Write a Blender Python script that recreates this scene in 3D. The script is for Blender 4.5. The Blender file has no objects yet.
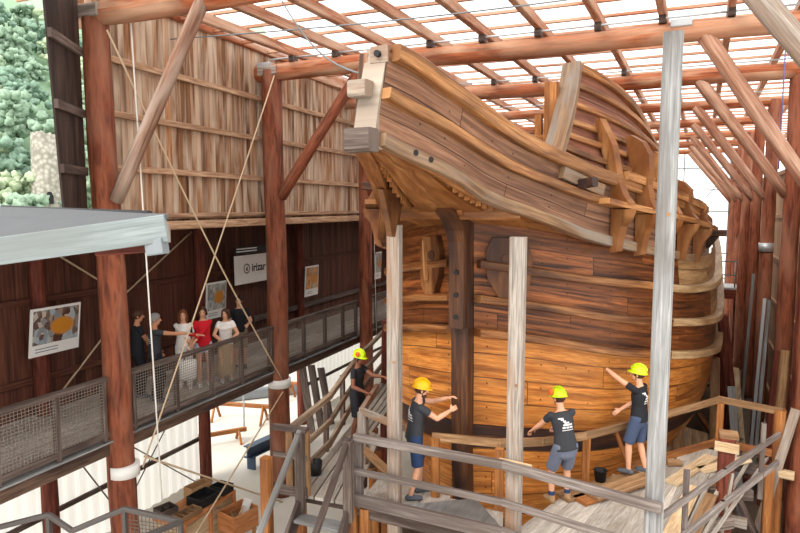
import bpy, bmesh, math, random
from mathutils import Vector, Matrix
from mathutils.bvhtree import BVHTree
random.seed(7)
R = math.radians
SC = bpy.context.scene
COL = SC.collection

# ---------------------------------------------------------------- camera, sky, light, exposure
cd = bpy.data.cameras.new('camera'); cam = bpy.data.objects.new('camera', cd); COL.objects.link(cam)
cam.location = (0, 0, 6.9)
cam.rotation_euler = (R(90 - 5.5), 0, R(22.7))
cd.sensor_width = 36; cd.lens = 622 / 800 * 36; cd.clip_start = .1; cd.clip_end = 600
SC.camera = cam

W = bpy.data.worlds.new('sky'); SC.world = W; W.use_nodes = True
bg = W.node_tree.nodes['Background']
bg.inputs[0].default_value = (1.0, .985, .96, 1); bg.inputs[1].default_value = 1.7
sd = bpy.data.lights.new('sun', 'SUN'); sun = bpy.data.objects.new('sun', sd); COL.objects.link(sun)
sd.energy = 2.2; sd.angle = R(25); sd.color = (1, .93, .84)
sun.rotation_euler = (R(48), R(0), R(-24)); sun.location = (0, -5, 20)
vs = SC.view_settings
vs.view_transform = 'Standard'; vs.look = 'None'; vs.gamma = 1; vs.use_curve_mapping = False
vs.exposure = 0.42

# ---------------------------------------------------------------- materials
def srgb(h):
    h = h.lstrip('#'); c = [int(h[i:i+2], 16) / 255 for i in (0, 2, 4)]
    return tuple((x / 12.92 if x <= .04045 else ((x + .055) / 1.055) ** 2.4) for x in c) + (1,)
def newmat(name):
    m = bpy.data.materials.new(name); m.use_nodes = True
    return m, m.node_tree, m.node_tree.nodes['Principled BSDF']
def N(nt, t, **k):
    n = nt.nodes.new(t)
    for a, b in k.items(): setattr(n, a, b)
    return n
def math_(nt, op, a, b=None):
    n = N(nt, 'ShaderNodeMath', operation=op)
    for i, v in enumerate((a, b)):
        if v is None: continue
        if isinstance(v, (int, float)): n.inputs[i].default_value = v
        else: nt.links.new(v, n.inputs[i])
    return n.outputs[0]
def ramp(nt, fac, stops):
    r = N(nt, 'ShaderNodeValToRGB'); e = r.color_ramp.elements
    while len(e) > 1: e.remove(e[-1])
    e[0].position, e[0].color = stops[0]
    for p, c in stops[1:]:
        x = e.new(p); x.color = c
    nt.links.new(fac, r.inputs[0]); return r.outputs[0]
def mix(nt, fac, a, b, mode='MIX'):
    n = N(nt, 'ShaderNodeMix', data_type='RGBA', blend_type=mode)
    for i, v in ((0, fac), (6, a), (7, b)):
        if isinstance(v, (int, float)): n.inputs[i].default_value = v
        elif isinstance(v, tuple): n.inputs[i].default_value = v
        else: nt.links.new(v, n.inputs[i])
    return n.outputs[2]
def wood(name, cols, rough=.75, gv=26, gu=1.6, vary=.35, stain=None, stain_amt=.5, butt=None, bump=.25, nails=False, crack=.45):
    """grain along u; v in metres, whole numbers of v are separate boards"""
    m, nt, b = newmat(name)
    uv = N(nt, 'ShaderNodeTexCoord'); oi = N(nt, 'ShaderNodeObjectInfo')
    s = N(nt, 'ShaderNodeSeparateXYZ'); nt.links.new(uv.outputs['UV'], s.inputs[0])
    u, v = s.outputs[0], s.outputs[1]
    rnd = math_(nt, 'MULTIPLY', oi.outputs['Random'], 37.)
    fl = math_(nt, 'FLOOR', v)
    if butt:
        cell = math_(nt, 'ADD', math_(nt, 'DIVIDE', u, butt), math_(nt, 'MULTIPLY', fl, .377))
        cf = math_(nt, 'FLOOR', cell); fl2 = math_(nt, 'ADD', math_(nt, 'MULTIPLY', cf, 17.31), fl)
    else: fl2 = fl
    wn = N(nt, 'ShaderNodeTexWhiteNoise', noise_dimensions='2D')
    cw = N(nt, 'ShaderNodeCombineXYZ'); nt.links.new(fl2, cw.inputs[0]); nt.links.new(rnd, cw.inputs[1]); nt.links.new(cw.outputs[0], wn.inputs['Vector'])
    def nz(su, sv, det=4, off=0., dist=.4):
        c = N(nt, 'ShaderNodeCombineXYZ')
        nt.links.new(math_(nt, 'ADD', math_(nt, 'MULTIPLY', u, su), off), c.inputs[0])
        nt.links.new(math_(nt, 'MULTIPLY', v, sv), c.inputs[1])
        nt.links.new(math_(nt, 'ADD', rnd, math_(nt, 'MULTIPLY', wn.outputs[0], 9.)), c.inputs[2])
        n = N(nt, 'ShaderNodeTexNoise'); n.inputs['Scale'].default_value = 1; n.inputs['Detail'].default_value = det
        n.inputs['Distortion'].default_value = dist
        nt.links.new(c.outputs[0], n.inputs['Vector']); return n.outputs[0]
    g = nz(gu, gv)
    k = len(cols)
    col = ramp(nt, g, [(.3 + .4 * i / max(k - 1, 1), srgb(c)) for i, c in enumerate(cols)])
    val = math_(nt, 'ADD', math_(nt, 'MULTIPLY', wn.outputs[0], 2 * vary), 1 - vary)
    fine = nz(gu * 3.2, gv * 2.6 if gv > 5 else gv * 9, 5, 5.7, .2)
    val = math_(nt, 'MULTIPLY', val, math_(nt, 'ADD', math_(nt, 'MULTIPLY', fine, 1.1), .45))
    hs = N(nt, 'ShaderNodeHueSaturation'); nt.links.new(val, hs.inputs['Value']); nt.links.new(col, hs.inputs['Color'])
    col = hs.outputs[0]
    ck = nz(gu * .5, gv * 1.3 if gv > 5 else gv * 3, 3, 21.7, .3)
    col = mix(nt, math_(nt, 'MULTIPLY', ramp(nt, ck, [(.3, (1, 1, 1, 1)), (.38, (0, 0, 0, 1))]), crack), col, srgb('1e120c'))
    if stain:
        st = nz(.55, 3.2, 5, 11.3, .8)
        f = ramp(nt, st, [(.5 - .25 * stain_amt, (0, 0, 0, 1)), (.78 - .25 * stain_amt, (1, 1, 1, 1))])
        col = mix(nt, f, col, srgb(stain))
    if butt:
        fr = math_(nt, 'FRACT', cell); e1 = math_(nt, 'LESS_THAN', fr, .012 / butt * 1.2)
        fv = math_(nt, 'FRACT', v); e2 = math_(nt, 'LESS_THAN', fv, .05)
        col = mix(nt, math_(nt, 'MULTIPLY', math_(nt, 'MAXIMUM', e1, e2), .7), col, srgb('1a0d06'))
        if nails:
            # bolt heads in pairs on every frame
            fu = math_(nt, 'ABSOLUTE', math_(nt, 'SUBTRACT', math_(nt, 'FRACT', math_(nt, 'DIVIDE', u, .42)), .5))
            a = math_(nt, 'LESS_THAN', fu, .03)
            vv = math_(nt, 'ABSOLUTE', math_(nt, 'SUBTRACT', math_(nt, 'ABSOLUTE', math_(nt, 'SUBTRACT', fv, .5)), .24))
            c = math_(nt, 'LESS_THAN', vv, .04)
            n2 = math_(nt, 'GREATER_THAN', nz(2.1, 2.3, 2, 3.3), .5)
            col = mix(nt, math_(nt, 'MULTIPLY', math_(nt, 'MULTIPLY', a, c), math_(nt, 'MULTIPLY', n2, .75)), col, srgb('140b08'))
    nt.links.new(col, b.inputs['Base Color']); b.inputs['Roughness'].default_value = rough
    b.inputs['Specular IOR Level'].default_value = .3
    if bump:
        bp = N(nt, 'ShaderNodeBump'); bp.inputs['Strength'].default_value = bump; bp.inputs['Distance'].default_value = .01
        nt.links.new(g, bp.inputs['Height']); nt.links.new(bp.outputs[0], b.inputs['Normal'])
    return m
def plain(name, c, rough=.6, metal=0., noise=.12, scale=6., spec=.4):
    m, nt, b = newmat(name)
    tc = N(nt, 'ShaderNodeTexCoord'); n = N(nt, 'ShaderNodeTexNoise'); n.inputs['Scale'].default_value = scale; n.inputs['Detail'].default_value = 5
    nt.links.new(tc.outputs['Object'], n.inputs['Vector'])
    hs = N(nt, 'ShaderNodeHueSaturation'); hs.inputs['Color'].default_value = srgb(c)
    nt.links.new(math_(nt, 'ADD', math_(nt, 'MULTIPLY', n.outputs[0], 2 * noise), 1 - noise), hs.inputs['Value'])
    nt.links.new(hs.outputs[0], b.inputs['Base Color']); b.inputs['Roughness'].default_value = rough; b.inputs['Metallic'].default_value = metal
    b.inputs['Specular IOR Level'].default_value = spec
    return m
M = {}
M['log'] = wood('log wood', ['4a2317', '723b27', '8a4d33', '5d2f20'], gv=12, gu=1.2, vary=.06, stain='9a6a54', stain_amt=.14, bump=.5)
M['log_light'] = wood('light log wood', ['743820', '98512f', 'a8633f', '83452a'], gv=10, gu=.8, vary=.12, stain='bf9c80', stain_amt=.22, bump=.4)
M['log_pale'] = wood('sun bleached log wood', ['8a6450', 'a67e66', 'b99884', '946c56'], gv=10, gu=.8, vary=.12, stain='7d4a34', stain_amt=.35, bump=.4)
M['log_weathered'] = wood('weathered brace wood', ['6a4a3a', '8a6450', 'a1806c'], gv=10, gu=.8, vary=.1, stain='b5a598', stain_amt=.35, bump=.4)
M['purlin'] = wood('purlin wood', ['8a553c', 'a97256', 'bf8d70'], gv=20, vary=.14, stain='c7a78f', stain_amt=.25)
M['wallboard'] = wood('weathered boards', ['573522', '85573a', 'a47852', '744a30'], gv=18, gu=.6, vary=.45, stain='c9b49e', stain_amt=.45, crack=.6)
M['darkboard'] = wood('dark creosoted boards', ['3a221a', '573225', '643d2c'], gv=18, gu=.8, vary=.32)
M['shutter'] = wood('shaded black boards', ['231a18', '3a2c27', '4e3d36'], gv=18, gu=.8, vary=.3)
M['batten'] = wood('batten wood', ['8a6850', 'ab876a', 'c4a68a'], gv=20, vary=.15)
M['grey'] = wood('silvered grey timber', ['6e6660', '8b837b', 'a39a91', '7d756d'], gv=30, gu=1.2, vary=.08, stain='8a6a52', stain_amt=.3)
M['bleached'] = wood('bleached grey plank', ['767675', '8c8d8d', 'a0a1a1'], gv=30, gu=1.2, vary=.1, stain='66615d', stain_amt=.3)
M['rail_dark'] = wood('dark weathered rail', ['483c37', '62544d', '82756d'], gv=30, vary=.12, stain='3f322d', stain_amt=.3)
M['deck'] = wood('pale deck planks', ['a39b91', 'b3aba1', 'c4bcb2'], gv=34, gu=1.4, vary=.2, stain='8b7e70', stain_amt=.1, crack=.3)
M['greyrail'] = wood('silver grey rail', ['5a504b', '746a65', '8d837d'], gv=30, gu=1.3, vary=.1, stain='574a44', stain_amt=.25)
M['beak_grey'] = wood('weathered beak timber', ['7a6d60', '94877a', 'ada293'], gv=24, gu=1.3, vary=.08, stain='8a6248', stain_amt=.3)
M['newwood'] = wood('new brown timber', ['7d5c3e', '987552', 'ad8b68'], gv=24, vary=.12, stain='6e5138', stain_amt=.25)
M['orange'] = wood('orange new timber', ['8a5428', 'a86c38', 'bb8350'], gv=24, vary=.1, stain='78482a', stain_amt=.3)
M['greybrown'] = wood('grey brown rail timber', ['7d6a5a', '97836f', 'af9c86'], gv=24, vary=.1, stain='6a5444', stain_amt=.3)
M['pale'] = wood('pale fresh sawn board', ['b99a74', 'cbb08c', 'd8c3a3'], gv=24, vary=.1)
M['redprop'] = wood('dark red prop', ['4a2018', '6a3224', '7d4230'], gv=14, vary=.15)
# ship
M['hull_low'] = wood('oiled amber planking', ['a55e24', 'bb7232', 'cb8843', 'b06828'], gv=9, gu=1.8, vary=.2, stain='74401c', stain_amt=.2, butt=3.6, rough=.42, nails=True, bump=.12, crack=.12)
M['hull_up'] = wood('tarred brown planking', ['6a381a', '7d4522', '8e552d', '72401f'], gv=9, gu=1.8, vary=.3, stain='2a150e', stain_amt=.36, butt=3.1, rough=.42, nails=True, bump=.12, crack=.2)
M['hull_sheen'] = wood('planking with painted sheen', ['8a6a48', 'a28158', 'b3946c'], gv=9, gu=1.6, vary=.14, stain='6e4a2c', stain_amt=.25, butt=3.1, rough=.42, bump=.1, crack=.15)  # grazing sheen on the flank painted in as paler planks
M['wale_sheen'] = wood('pale wale oak with painted sheen', ['9a7c58', 'b3946c', 'c4a985'], gv=16, gu=1.2, vary=.08, stain='86623f', stain_amt=.2, rough=.42)  # spliced aft wales, flank brightness painted in as paler oak
M['fascia'] = wood('blue grey weathered fascia', ['6f7777', '7f8889', '8e9799'], gv=24, gu=1., vary=.06, stain='757b7a', stain_amt=.3)
M['hull_dark'] = wood('tar blackened strake', ['2a1a16', '3c261c', '6a3c1a'], gv=1.5, gu=.8, vary=.15, stain='2a1c1c', stain_amt=.5, butt=5., rough=.5, bump=.1)
M['topside'] = wood('weathered pinkish planking', ['74503a', '876049', '9a735a', '7b5640'], gv=9, gu=1., vary=.16, stain='54392c', stain_amt=.38, butt=4.2, nails=True, bump=.12, crack=.4)
M['castle'] = wood('reddish forecastle planking', ['7a4a38', '8b5945', '9a6954'], gv=9, gu=.9, vary=.1, stain='5f3d33', stain_amt=.25, butt=5., bump=.1, crack=.3)
M['wale'] = wood('rail oak', ['724526', '986338', 'b58353', '835130'], gv=18, gu=.9, vary=.1, stain='5a3820', stain_amt=.35, rough=.5)
M['hull_wale'] = wood('wale oak', ['5e3519', '85522b', 'a37247', '70431f'], gv=18, gu=.9, vary=.1, stain='402314', stain_amt=.35, rough=.4)
M['wale_grey'] = wood('greyed wale oak', ['5f4431', '7d5f46', '957859'], gv=18, gu=.9, vary=.1, stain='857d74', stain_amt=.3)
M['knee'] = wood('oiled knee oak', ['74421e', '8d5a30', 'a3754a'], gv=14, gu=1.4, vary=.14, stain='66391a', stain_amt=.3, rough=.5)
M['stem'] = wood('dark stem oak', ['3c2418', '57351f', '7a4c28'], gv=16, gu=1., vary=.1, stain='2b1d1c', stain_amt=.45, rough=.5)
M['iron'] = plain('dark iron', '2c2a2c', .5, .6)
M['steel'] = plain('galvanised steel', 'b9bec2', .45, .5)
M['steel_grey'] = plain('grey painted steel', '7e8489', .5, .3)
M['edge'] = wood('brown edge beam', ['4d3a2f', '664f42', '7c6556'], gv=20, vary=.1, stain='3c2c25', stain_amt=.3)
M['steel_dark'] = plain('dark steel rail', '55504e', .5, .3)
M['wire'] = plain('grey brown mesh wire', '93887e', .6, .2)
M['rope'] = plain('pale rope', 'cbb394', .9)
M['rope_white'] = plain('white rope', 'dcd8d0', .9)
M['rod'] = plain('brown steel rod', '6a5a50', .6, .3)
M['white_sheet'] = plain('white corrugated sheet', 'eeece8', .45, .0, .05, 2)
_m, _nt, _b = newmat('white translucent cladding'); _b.inputs['Base Color'].default_value = (.9, .89, .87, 1); _b.inputs['Roughness'].default_value = .5
_t = N(_nt, 'ShaderNodeBsdfTranslucent'); _t.inputs[0].default_value = (.95, .94, .92, 1); _x = N(_nt, 'ShaderNodeMixShader'); _x.inputs[0].default_value = .42
_nt.links.new(_b.outputs[0], _x.inputs[1]); _nt.links.new(_t.outputs[0], _x.inputs[2]); _nt.links.new(_x.outputs[0], _nt.nodes['Material Output'].inputs[0]); M['white_sheet'] = _m
M['concrete'] = plain('pale concrete ground', 'cfcac0', .9, 0, .16, .8)
M['white'] = plain('white paint', 'eceae6', .5, 0, .03)
M['black'] = plain('black rubber', '1b1b1d', .6)
M['blue'] = plain('blue painted steel', '44566e', .5, .2)
M['box_orange'] = wood('orange plywood', ['a8683c', 'bd7d4e', 'c98d5e'], gv=12, vary=.08)
M['cardboard'] = plain('cardboard', 'b08a62', .85)
M['dirt'] = plain('dirt floor', '6b5a4a', .95, 0, .25, 3)

# ---------------------------------------------------------------- mesh helpers
def wloc(o):
    v = Vector((0, 0, 0))
    while o is not None: v += o.location; o = o.parent
    return v
class MB:
    def __init__(s): s.v = []; s.f = []; s.uv = []; s.sm = []
    def face(s, idx, uvs, smooth=False): s.f.append(tuple(idx)); s.uv.append(uvs); s.sm.append(smooth)
    def poly(s, pts, uvs=None):
        b = len(s.v); s.v += [tuple(p) for p in pts]
        s.face(range(b, b + len(pts)), uvs or [(p[0], p[1] * .3) for p in pts])
    def rings(s, rings, us, vper, smooth=False, cap=True, closed=True, v0=0.):
        """rings: list of equal-length point lists; us: u per ring; vper: v per ring point (n+1 if closed)"""
        b = len(s.v); n = len(rings[0])
        for r in rings: s.v += [tuple(p) for p in r]
        m = n if closed else n - 1
        for i in range(len(rings) - 1):
            for j in range(m):
                k = (j + 1) % n
                s.face((b + i*n + j, b + i*n + k, b + (i+1)*n + k, b + (i+1)*n + j),
                       [(us[i], v0 + vper[j]), (us[i], v0 + vper[j+1]), (us[i+1], v0 + vper[j+1]), (us[i+1], v0 + vper[j])], smooth)
        if cap and closed:
            s.face([b + j for j in range(n)][::-1], [(us[0] + .02 * j, v0 + .3) for j in range(n)])
            e = b + (len(rings) - 1) * n
            s.face([e + j for j in range(n)], [(us[-1] + .02 * j, v0 + .3) for j in range(n)])
    def sweep(s, path, sec, up=(0, 0, 1), v0=0., smooth=False, scales=None, u0=0.):
        """sec: list of (a,b): a along side, b along up"""
        path = [Vector(p) for p in path]; up = up if isinstance(up, list) else Vector(up); rs = []; us = []; L = u0
        per = [0.]
        for i in range(len(sec)):
            a, c = sec[i], sec[(i + 1) % len(sec)]; per.append(per[-1] + math.hypot(a[0]-c[0], a[1]-c[1]))
        if per[-1] > .95: per = [p / per[-1] * .95 for p in per]
        for i, p in enumerate(path):
            t = (path[min(i+1, len(path)-1)] - path[max(i-1, 0)]).normalized()
            U = up if not isinstance(up, list) else up[i]
            sd_ = t.cross(U)
            if sd_.length < 1e-4: sd_ = t.cross(Vector((1, 0, 0)))
            sd_.normalize(); uu = sd_.cross(t).normalized()
            k = scales[i] if scales else 1.
            rs.append([p + sd_ * a * k + uu * c * k for a, c in sec])
            if i: L += (p - path[i-1]).length
            us.append(L)
        s.rings(rs, us, per, smooth, True, True, v0 + .02)
    def box(s, p, q, w, h, up=(0, 0, 1), ch=None, v0=0., u0=None):
        ch = min(w, h) * .12 if ch is None else ch
        a, b = w / 2, h / 2
        sec = [(-a, -b), (a, -b), (a, b), (-a, b)] if ch <= 0 else \
              [(-a+ch, -b), (a-ch, -b), (a, -b+ch), (a, b-ch), (a-ch, b), (-a+ch, b), (-a, b-ch), (-a, -b+ch)]
        s.sweep([p, q], sec, up, v0, u0=random.uniform(0, 9) if u0 is None else u0)
    def blk(s, c, sx, sy, sz, rz=0., v0=0.):
        c = Vector(c); d = Vector((math.cos(rz), math.sin(rz), 0)) * sx / 2
        s.box(c - d, c + d, sy, sz, v0=v0)
    def tube(s, pts, r, n=8, v0=0., wob=0., smooth=True):
        pts = [Vector(p) for p in pts]; m = len(pts)
        rr = r if isinstance(r, (list, tuple)) else [r] * m
        rs = []; us = []; L = random.uniform(0, 9)
        per = [j / n * min(.95, 2 * math.pi * max(rr)) for j in range(n + 1)]
        for i, p in enumerate(pts):
            t = (pts[min(i+1, m-1)] - pts[max(i-1, 0)]).normalized()
            a = t.cross(Vector((0, 0, 1)))
            if a.length < .05: a = t.cross(Vector((0, 1, 0)))
            a.normalize(); b = t.cross(a)
            if i: L += (p - pts[i-1]).length
            us.append(L)
            rs.append([p + (a * math.cos(2*math.pi*j/n) + b * math.sin(2*math.pi*j/n)) * rr[i] * (1 + random.uniform(-wob, wob)) for j in range(n)])
        s.rings(rs, us, per, smooth, True, True, v0 + .02)
    def log(s, p, q, r0, r1=None, n=14, v0=0.):
        p, q = Vector(p), Vector(q); r1 = r1 or r0; k = max(4, int((q - p).length / .45)); d = (q - p).normalized()
        a = d.orthogonal().normalized(); b = d.cross(a); ph = random.uniform(0, 6)
        pts = [p.lerp(q, i / k) + (a * math.sin(i * .5 + ph) + b * math.cos(i * .37 + ph)) * r0 * .06 for i in range(k + 1)]
        s.tube(pts, [(r0 + (r1 - r0) * i / k) * random.uniform(.97, 1.03) for i in range(k + 1)], n, v0, .03)
    def extrude(s, pts, nrm, th, v0=0.):
        """flat outline pts (3D) thickened by th along nrm, centred"""
        nrm = Vector(nrm).normalized() * th / 2; n = len(pts); pts = [Vector(p) for p in pts]; b = len(s.v)
        o = pts[0]; ax = (pts[1] - o).normalized(); ay = nrm.normalized().cross(ax)
        uv = [((p - o).dot(ax), ((p - o).dot(ay)) % .98 + v0) for p in pts]
        uv = [((p - o).dot(ay), .5 + ((p - o).dot(ax)) * .3 + v0) for p in pts]
        s.v += [tuple(p + nrm) for p in pts] + [tuple(p - nrm) for p in pts]
        s.face(range(b, b + n), uv); s.face([b + n + j for j in range(n)][::-1], uv[::-1])
        for j in range(n):
            k = (j + 1) % n
            s.face((b + j, b + n + j, b + n + k, b + k), [uv[j], uv[j], uv[k], uv[k]])
    def grid(s, rows, us=None, vs=None, smooth=True):
        """rows[i][j] points; u along j, v along i"""
        b = len(s.v); n = len(rows[0])
        for r in rows: s.v += [tuple(p) for p in r]
        if us is None:
            us = []
            for r in rows:
                L = 0; x = [0]
                for j in range(1, n): L += (Vector(r[j]) - Vector(r[j-1])).length; x.append(L)
                us.append(x)
        vs = vs or [i for i in range(len(rows))]
        for i in range(len(rows) - 1):
            for j in range(n - 1):
                s.face((b + i*n + j, b + i*n + j + 1, b + (i+1)*n + j + 1, b + (i+1)*n + j),
                       [(us[i][j], vs[i]), (us[i][j+1], vs[i]), (us[i+1][j+1], vs[i+1]), (us[i+1][j], vs[i+1])], smooth)
    def build(s, name, mat, parent=None, origin=None, fixn=True):
        me = bpy.data.meshes.new(name)
        if parent is not None: o0 = wloc(parent)
        elif origin is not None: o0 = Vector(origin)
        else:
            xs = [v[0] for v in s.v]; ys = [v[1] for v in s.v]; zs = [v[2] for v in s.v]
            o0 = Vector(((min(xs)+max(xs))/2, (min(ys)+max(ys))/2, min(zs)))
        me.from_pydata([(v[0]-o0.x, v[1]-o0.y, v[2]-o0.z) for v in s.v], [], s.f)
        ul = me.uv_layers.new(name='UVMap'); k = 0
        for f in s.uv:
            for c in f: ul.data[k].uv = c; k += 1
        me.polygons.foreach_set('use_smooth', s.sm)
        if fixn:
            bm = bmesh.new(); bm.from_mesh(me); bmesh.ops.recalc_face_normals(bm, faces=bm.faces); bm.to_mesh(me); bm.free()
        me.materials.append(M[mat] if isinstance(mat, str) else mat)
        o = bpy.data.objects.new(name, me); COL.objects.link(o)
        if parent is not None: o.parent = parent
        else: o.location = o0
        return o
def tag(o, label=None, cat=None, group=None, kind=None):
    if label: o['label'] = label
    if cat: o['category'] = cat
    if group: o['group'] = group
    if kind: o['kind'] = kind
    return o
def empty(name, loc, label=None, cat=None, group=None, kind=None):
    o = bpy.data.objects.new(name, None); COL.objects.link(o); o.location = loc; o.empty_display_size = .2
    return tag(o, label, cat, group, kind)
def beam(name, label, cat, p, q, w, h, mat, up=(0, 0, 1), group=None, parent=None):
    m = MB(); m.box(p, q, w, h, up); o = m.build(name, mat, parent)
    return tag(o, label, cat, group)
def logo(name, label, cat, p, q, r0, r1=None, mat='log', group=None, parent=None):
    m = MB(); m.log(p, q, r0, r1); o = m.build(name, mat, parent)
    return tag(o, label, cat, group)
def pchip(xs, ys):
    h = [xs[i+1]-xs[i] for i in range(len(xs)-1)]; d = [(ys[i+1]-ys[i])/h[i] for i in range(len(h))]
    m = [d[0]] + [0]*(len(xs)-2) + [d[-1]]
    for i in range(1, len(xs)-1):
        if d[i-1]*d[i] > 0:
            w1 = 2*h[i]+h[i-1]; w2 = h[i]+2*h[i-1]; m[i] = (w1+w2)/(w1/d[i-1]+w2/d[i])
    def g(x):
        x = min(max(x, xs[0]), xs[-1]); i = 0
        while i < len(h)-1 and x > xs[i+1]: i += 1
        t = (x-xs[i])/h[i]
        return (2*t**3-3*t*t+1)*ys[i]+(t**3-2*t*t+t)*h[i]*m[i]+(-2*t**3+3*t*t)*ys[i+1]+(t**3-t*t)*h[i]*m[i+1]
    return g
ORD = ['nearest', 'second nearest', 'third nearest', 'fourth nearest', 'fifth nearest', 'sixth nearest', 'seventh nearest', 'eighth nearest', 'farthest']

# ================================================================ SETTING
def boards(mb, p0, p1, z0, z1, bw, out, th=.025, gap=.006, jit=.006):
    """vertical boards from p0 to p1 (plan points)"""
    p0, p1 = Vector((p0[0], p0[1], 0)), Vector((p1[0], p1[1], 0)); d = p1 - p0; L = d.length; d.normalize(); out = Vector(out)
    x = 0; i = 0
    while x < L - .02:
        w = min(bw * random.uniform(.85, 1.15), L - x); c = p0 + d * (x + w / 2) + out * random.uniform(0, jit)
        mb.box(c + Vector((0, 0, z0)), c + Vector((0, 0, z1)), w - gap, th, up=out, ch=0, v0=float(i)); x += w; i += 1
m = MB(); m.grid([[(-70, -12, 0), (60, -12, 0)], [(-70, 70, 0), (60, 70, 0)]]); tag(m.build('floor', 'concrete'), kind='structure')
m = MB(); m.grid([[(-5.6, 6.2, .012), (3.0, 6.2, .012)], [(-5.6, 40, .012), (3.6, 40, .012)]]); tag(m.build('floor_earth', 'dirt'), kind='structure')

# left upper wall: weathered boards with battens
wl = empty('wall_left', (-8.62, 14, 6.6), kind='structure')
m = MB(); boards(m, (-8.62, 7.55), (-8.62, 23.5), 6.62, 10.55, .135, (1, 0, 0)); m.build('boarding', 'wallboard', wl)
for z in (6.72, 7.55, 8.45, 9.35):
    m = MB(); m.box((-8.55, 7.6, z), (-8.55, 23.5, z), .07, .11); m.build('batten', 'batten', wl)
m = MB(); m.box((-8.5, 7.5, 6.55), (-8.5, 23.5, 6.55), .22, .16); m.build('sill_beam', 'batten', wl)
m = MB(); m.box((-8.6, 5.2, 10.5), (-8.6, 23.5, 10.5), .16, .22); m.build('wall_plate', 'log_light', wl)
# open shutter at the near end
sh = empty('door_1', (-8.2, 6.7, 6.4), kind='structure')
def shp(t, z, o=0.): return Vector((-8.5 + .5 * t - .87 * o, 7.3 - .866 * t - .5 * o, z))
wz = lambda z: .93 + (z - 6.9) * .105
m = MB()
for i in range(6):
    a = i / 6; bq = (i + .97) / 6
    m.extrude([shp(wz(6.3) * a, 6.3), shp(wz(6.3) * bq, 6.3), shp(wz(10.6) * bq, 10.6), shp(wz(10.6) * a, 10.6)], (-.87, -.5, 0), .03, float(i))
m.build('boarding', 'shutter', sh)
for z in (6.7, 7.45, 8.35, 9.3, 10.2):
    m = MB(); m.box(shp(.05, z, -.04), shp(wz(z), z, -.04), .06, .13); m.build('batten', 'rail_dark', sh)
# gallery back wall
wg = empty('wall_gallery', (-10.5, 12, 3.05), kind='structure')
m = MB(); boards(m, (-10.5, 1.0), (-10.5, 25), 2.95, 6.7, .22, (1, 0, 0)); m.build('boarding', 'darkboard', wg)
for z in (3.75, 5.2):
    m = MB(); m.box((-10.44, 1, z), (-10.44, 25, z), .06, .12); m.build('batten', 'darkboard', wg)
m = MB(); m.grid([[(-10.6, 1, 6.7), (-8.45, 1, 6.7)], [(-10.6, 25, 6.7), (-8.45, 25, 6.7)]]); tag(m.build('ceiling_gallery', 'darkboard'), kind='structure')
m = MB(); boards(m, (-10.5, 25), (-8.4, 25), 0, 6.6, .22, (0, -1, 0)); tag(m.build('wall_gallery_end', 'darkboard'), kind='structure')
# lower white corrugated wall, with the gap to the yard
def corrugated(mb, y0, y1, z0, z1, x):
    n = int((y1 - y0) / .07); row = [(x + .022 * (1 if (i // 2) % 2 else -1), y0 + (y1 - y0) * i / n) for i in range(n + 1)]
    mb.grid([[(a, b, z0) for a, b in row], [(a, b, z1) for a, b in row]], smooth=False)
ww = empty('wall_left_lower', (-10.62, 12, 0), kind='structure')
for y0, y1 in ((1, 12.1), (16.9, 24.8)):
    m = MB(); corrugated(m, y0, y1, 0, 2.9, -10.62); m.build('corrugated_sheet', 'white_sheet', ww)
    m = MB(); m.box((-10.52, y0, 1.08), (-10.52, y1, 1.08), .06, .1); m.build('girt', 'rail_dark', ww)
# right wall; open strip above the boards added to light the hull flank
wr = empty('wall_right', (3.4, 22, 0), kind='structure')
m = MB(); boards(m, (2.95, 11), (4.1, 42), 0, 8.0, .3, (-1, .03, 0)); m.build('boarding', 'batten', wr)
for z in (1.2, 2.6, 4.0, 5.3, 6.6, 7.9):
    m = MB(); m.box((2.9, 11, z), (4.05, 42, z), .07, .12); m.build('batten', 'batten', wr)
# far end: white sheeting in a steel grid
m_, nt, b = newmat('translucent white sheeting')
tr = N(nt, 'ShaderNodeBsdfTransparent'); tl = N(nt, 'ShaderNodeBsdfTranslucent'); tl.inputs[0].default_value = (.95, .95, .95, 1)
mx = N(nt, 'ShaderNodeMixShader'); mx.inputs[0].default_value = .3
nt.links.new(tr.outputs[0], mx.inputs[1]); nt.links.new(tl.outputs[0], mx.inputs[2]); nt.links.new(mx.outputs[0], nt.nodes['Material Output'].inputs[0]); M['sheeting'] = m_
wb = empty('wall_back', (-2, 42, 0), kind='structure')
m = MB(); m.grid([[(-10.5, 42, 0), (4.2, 42, 0)], [(-10.5, 42, 10.4), (4.2, 42, 10.4)]]); m.build('sheeting', 'sheeting', wb)
for z in (1, 2.6, 4.1, 5.3, 6.6, 7.9, 9.2):
    m = MB(); m.box((-10.5, 41.9, z), (4.1, 41.9, z), .07, .07); m.build('grid_rail', 'steel_grey', wb)
for x in (-8.5, -6, -3.5, -1.2, 1.2, 3.7):
    m = MB(); m.box((x, 41.95, 0), (x, 41.95, 10.4), .07, .07, (0, 1, 0)); m.build('grid_post', 'steel_grey', wb)
m = MB(); m.box((1.3, 41.85, 6.0), (3.6, 41.85, 8.9), .05, .05, (0, 1, 0)); m.build('grid_brace', 'steel_grey', wb)
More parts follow.
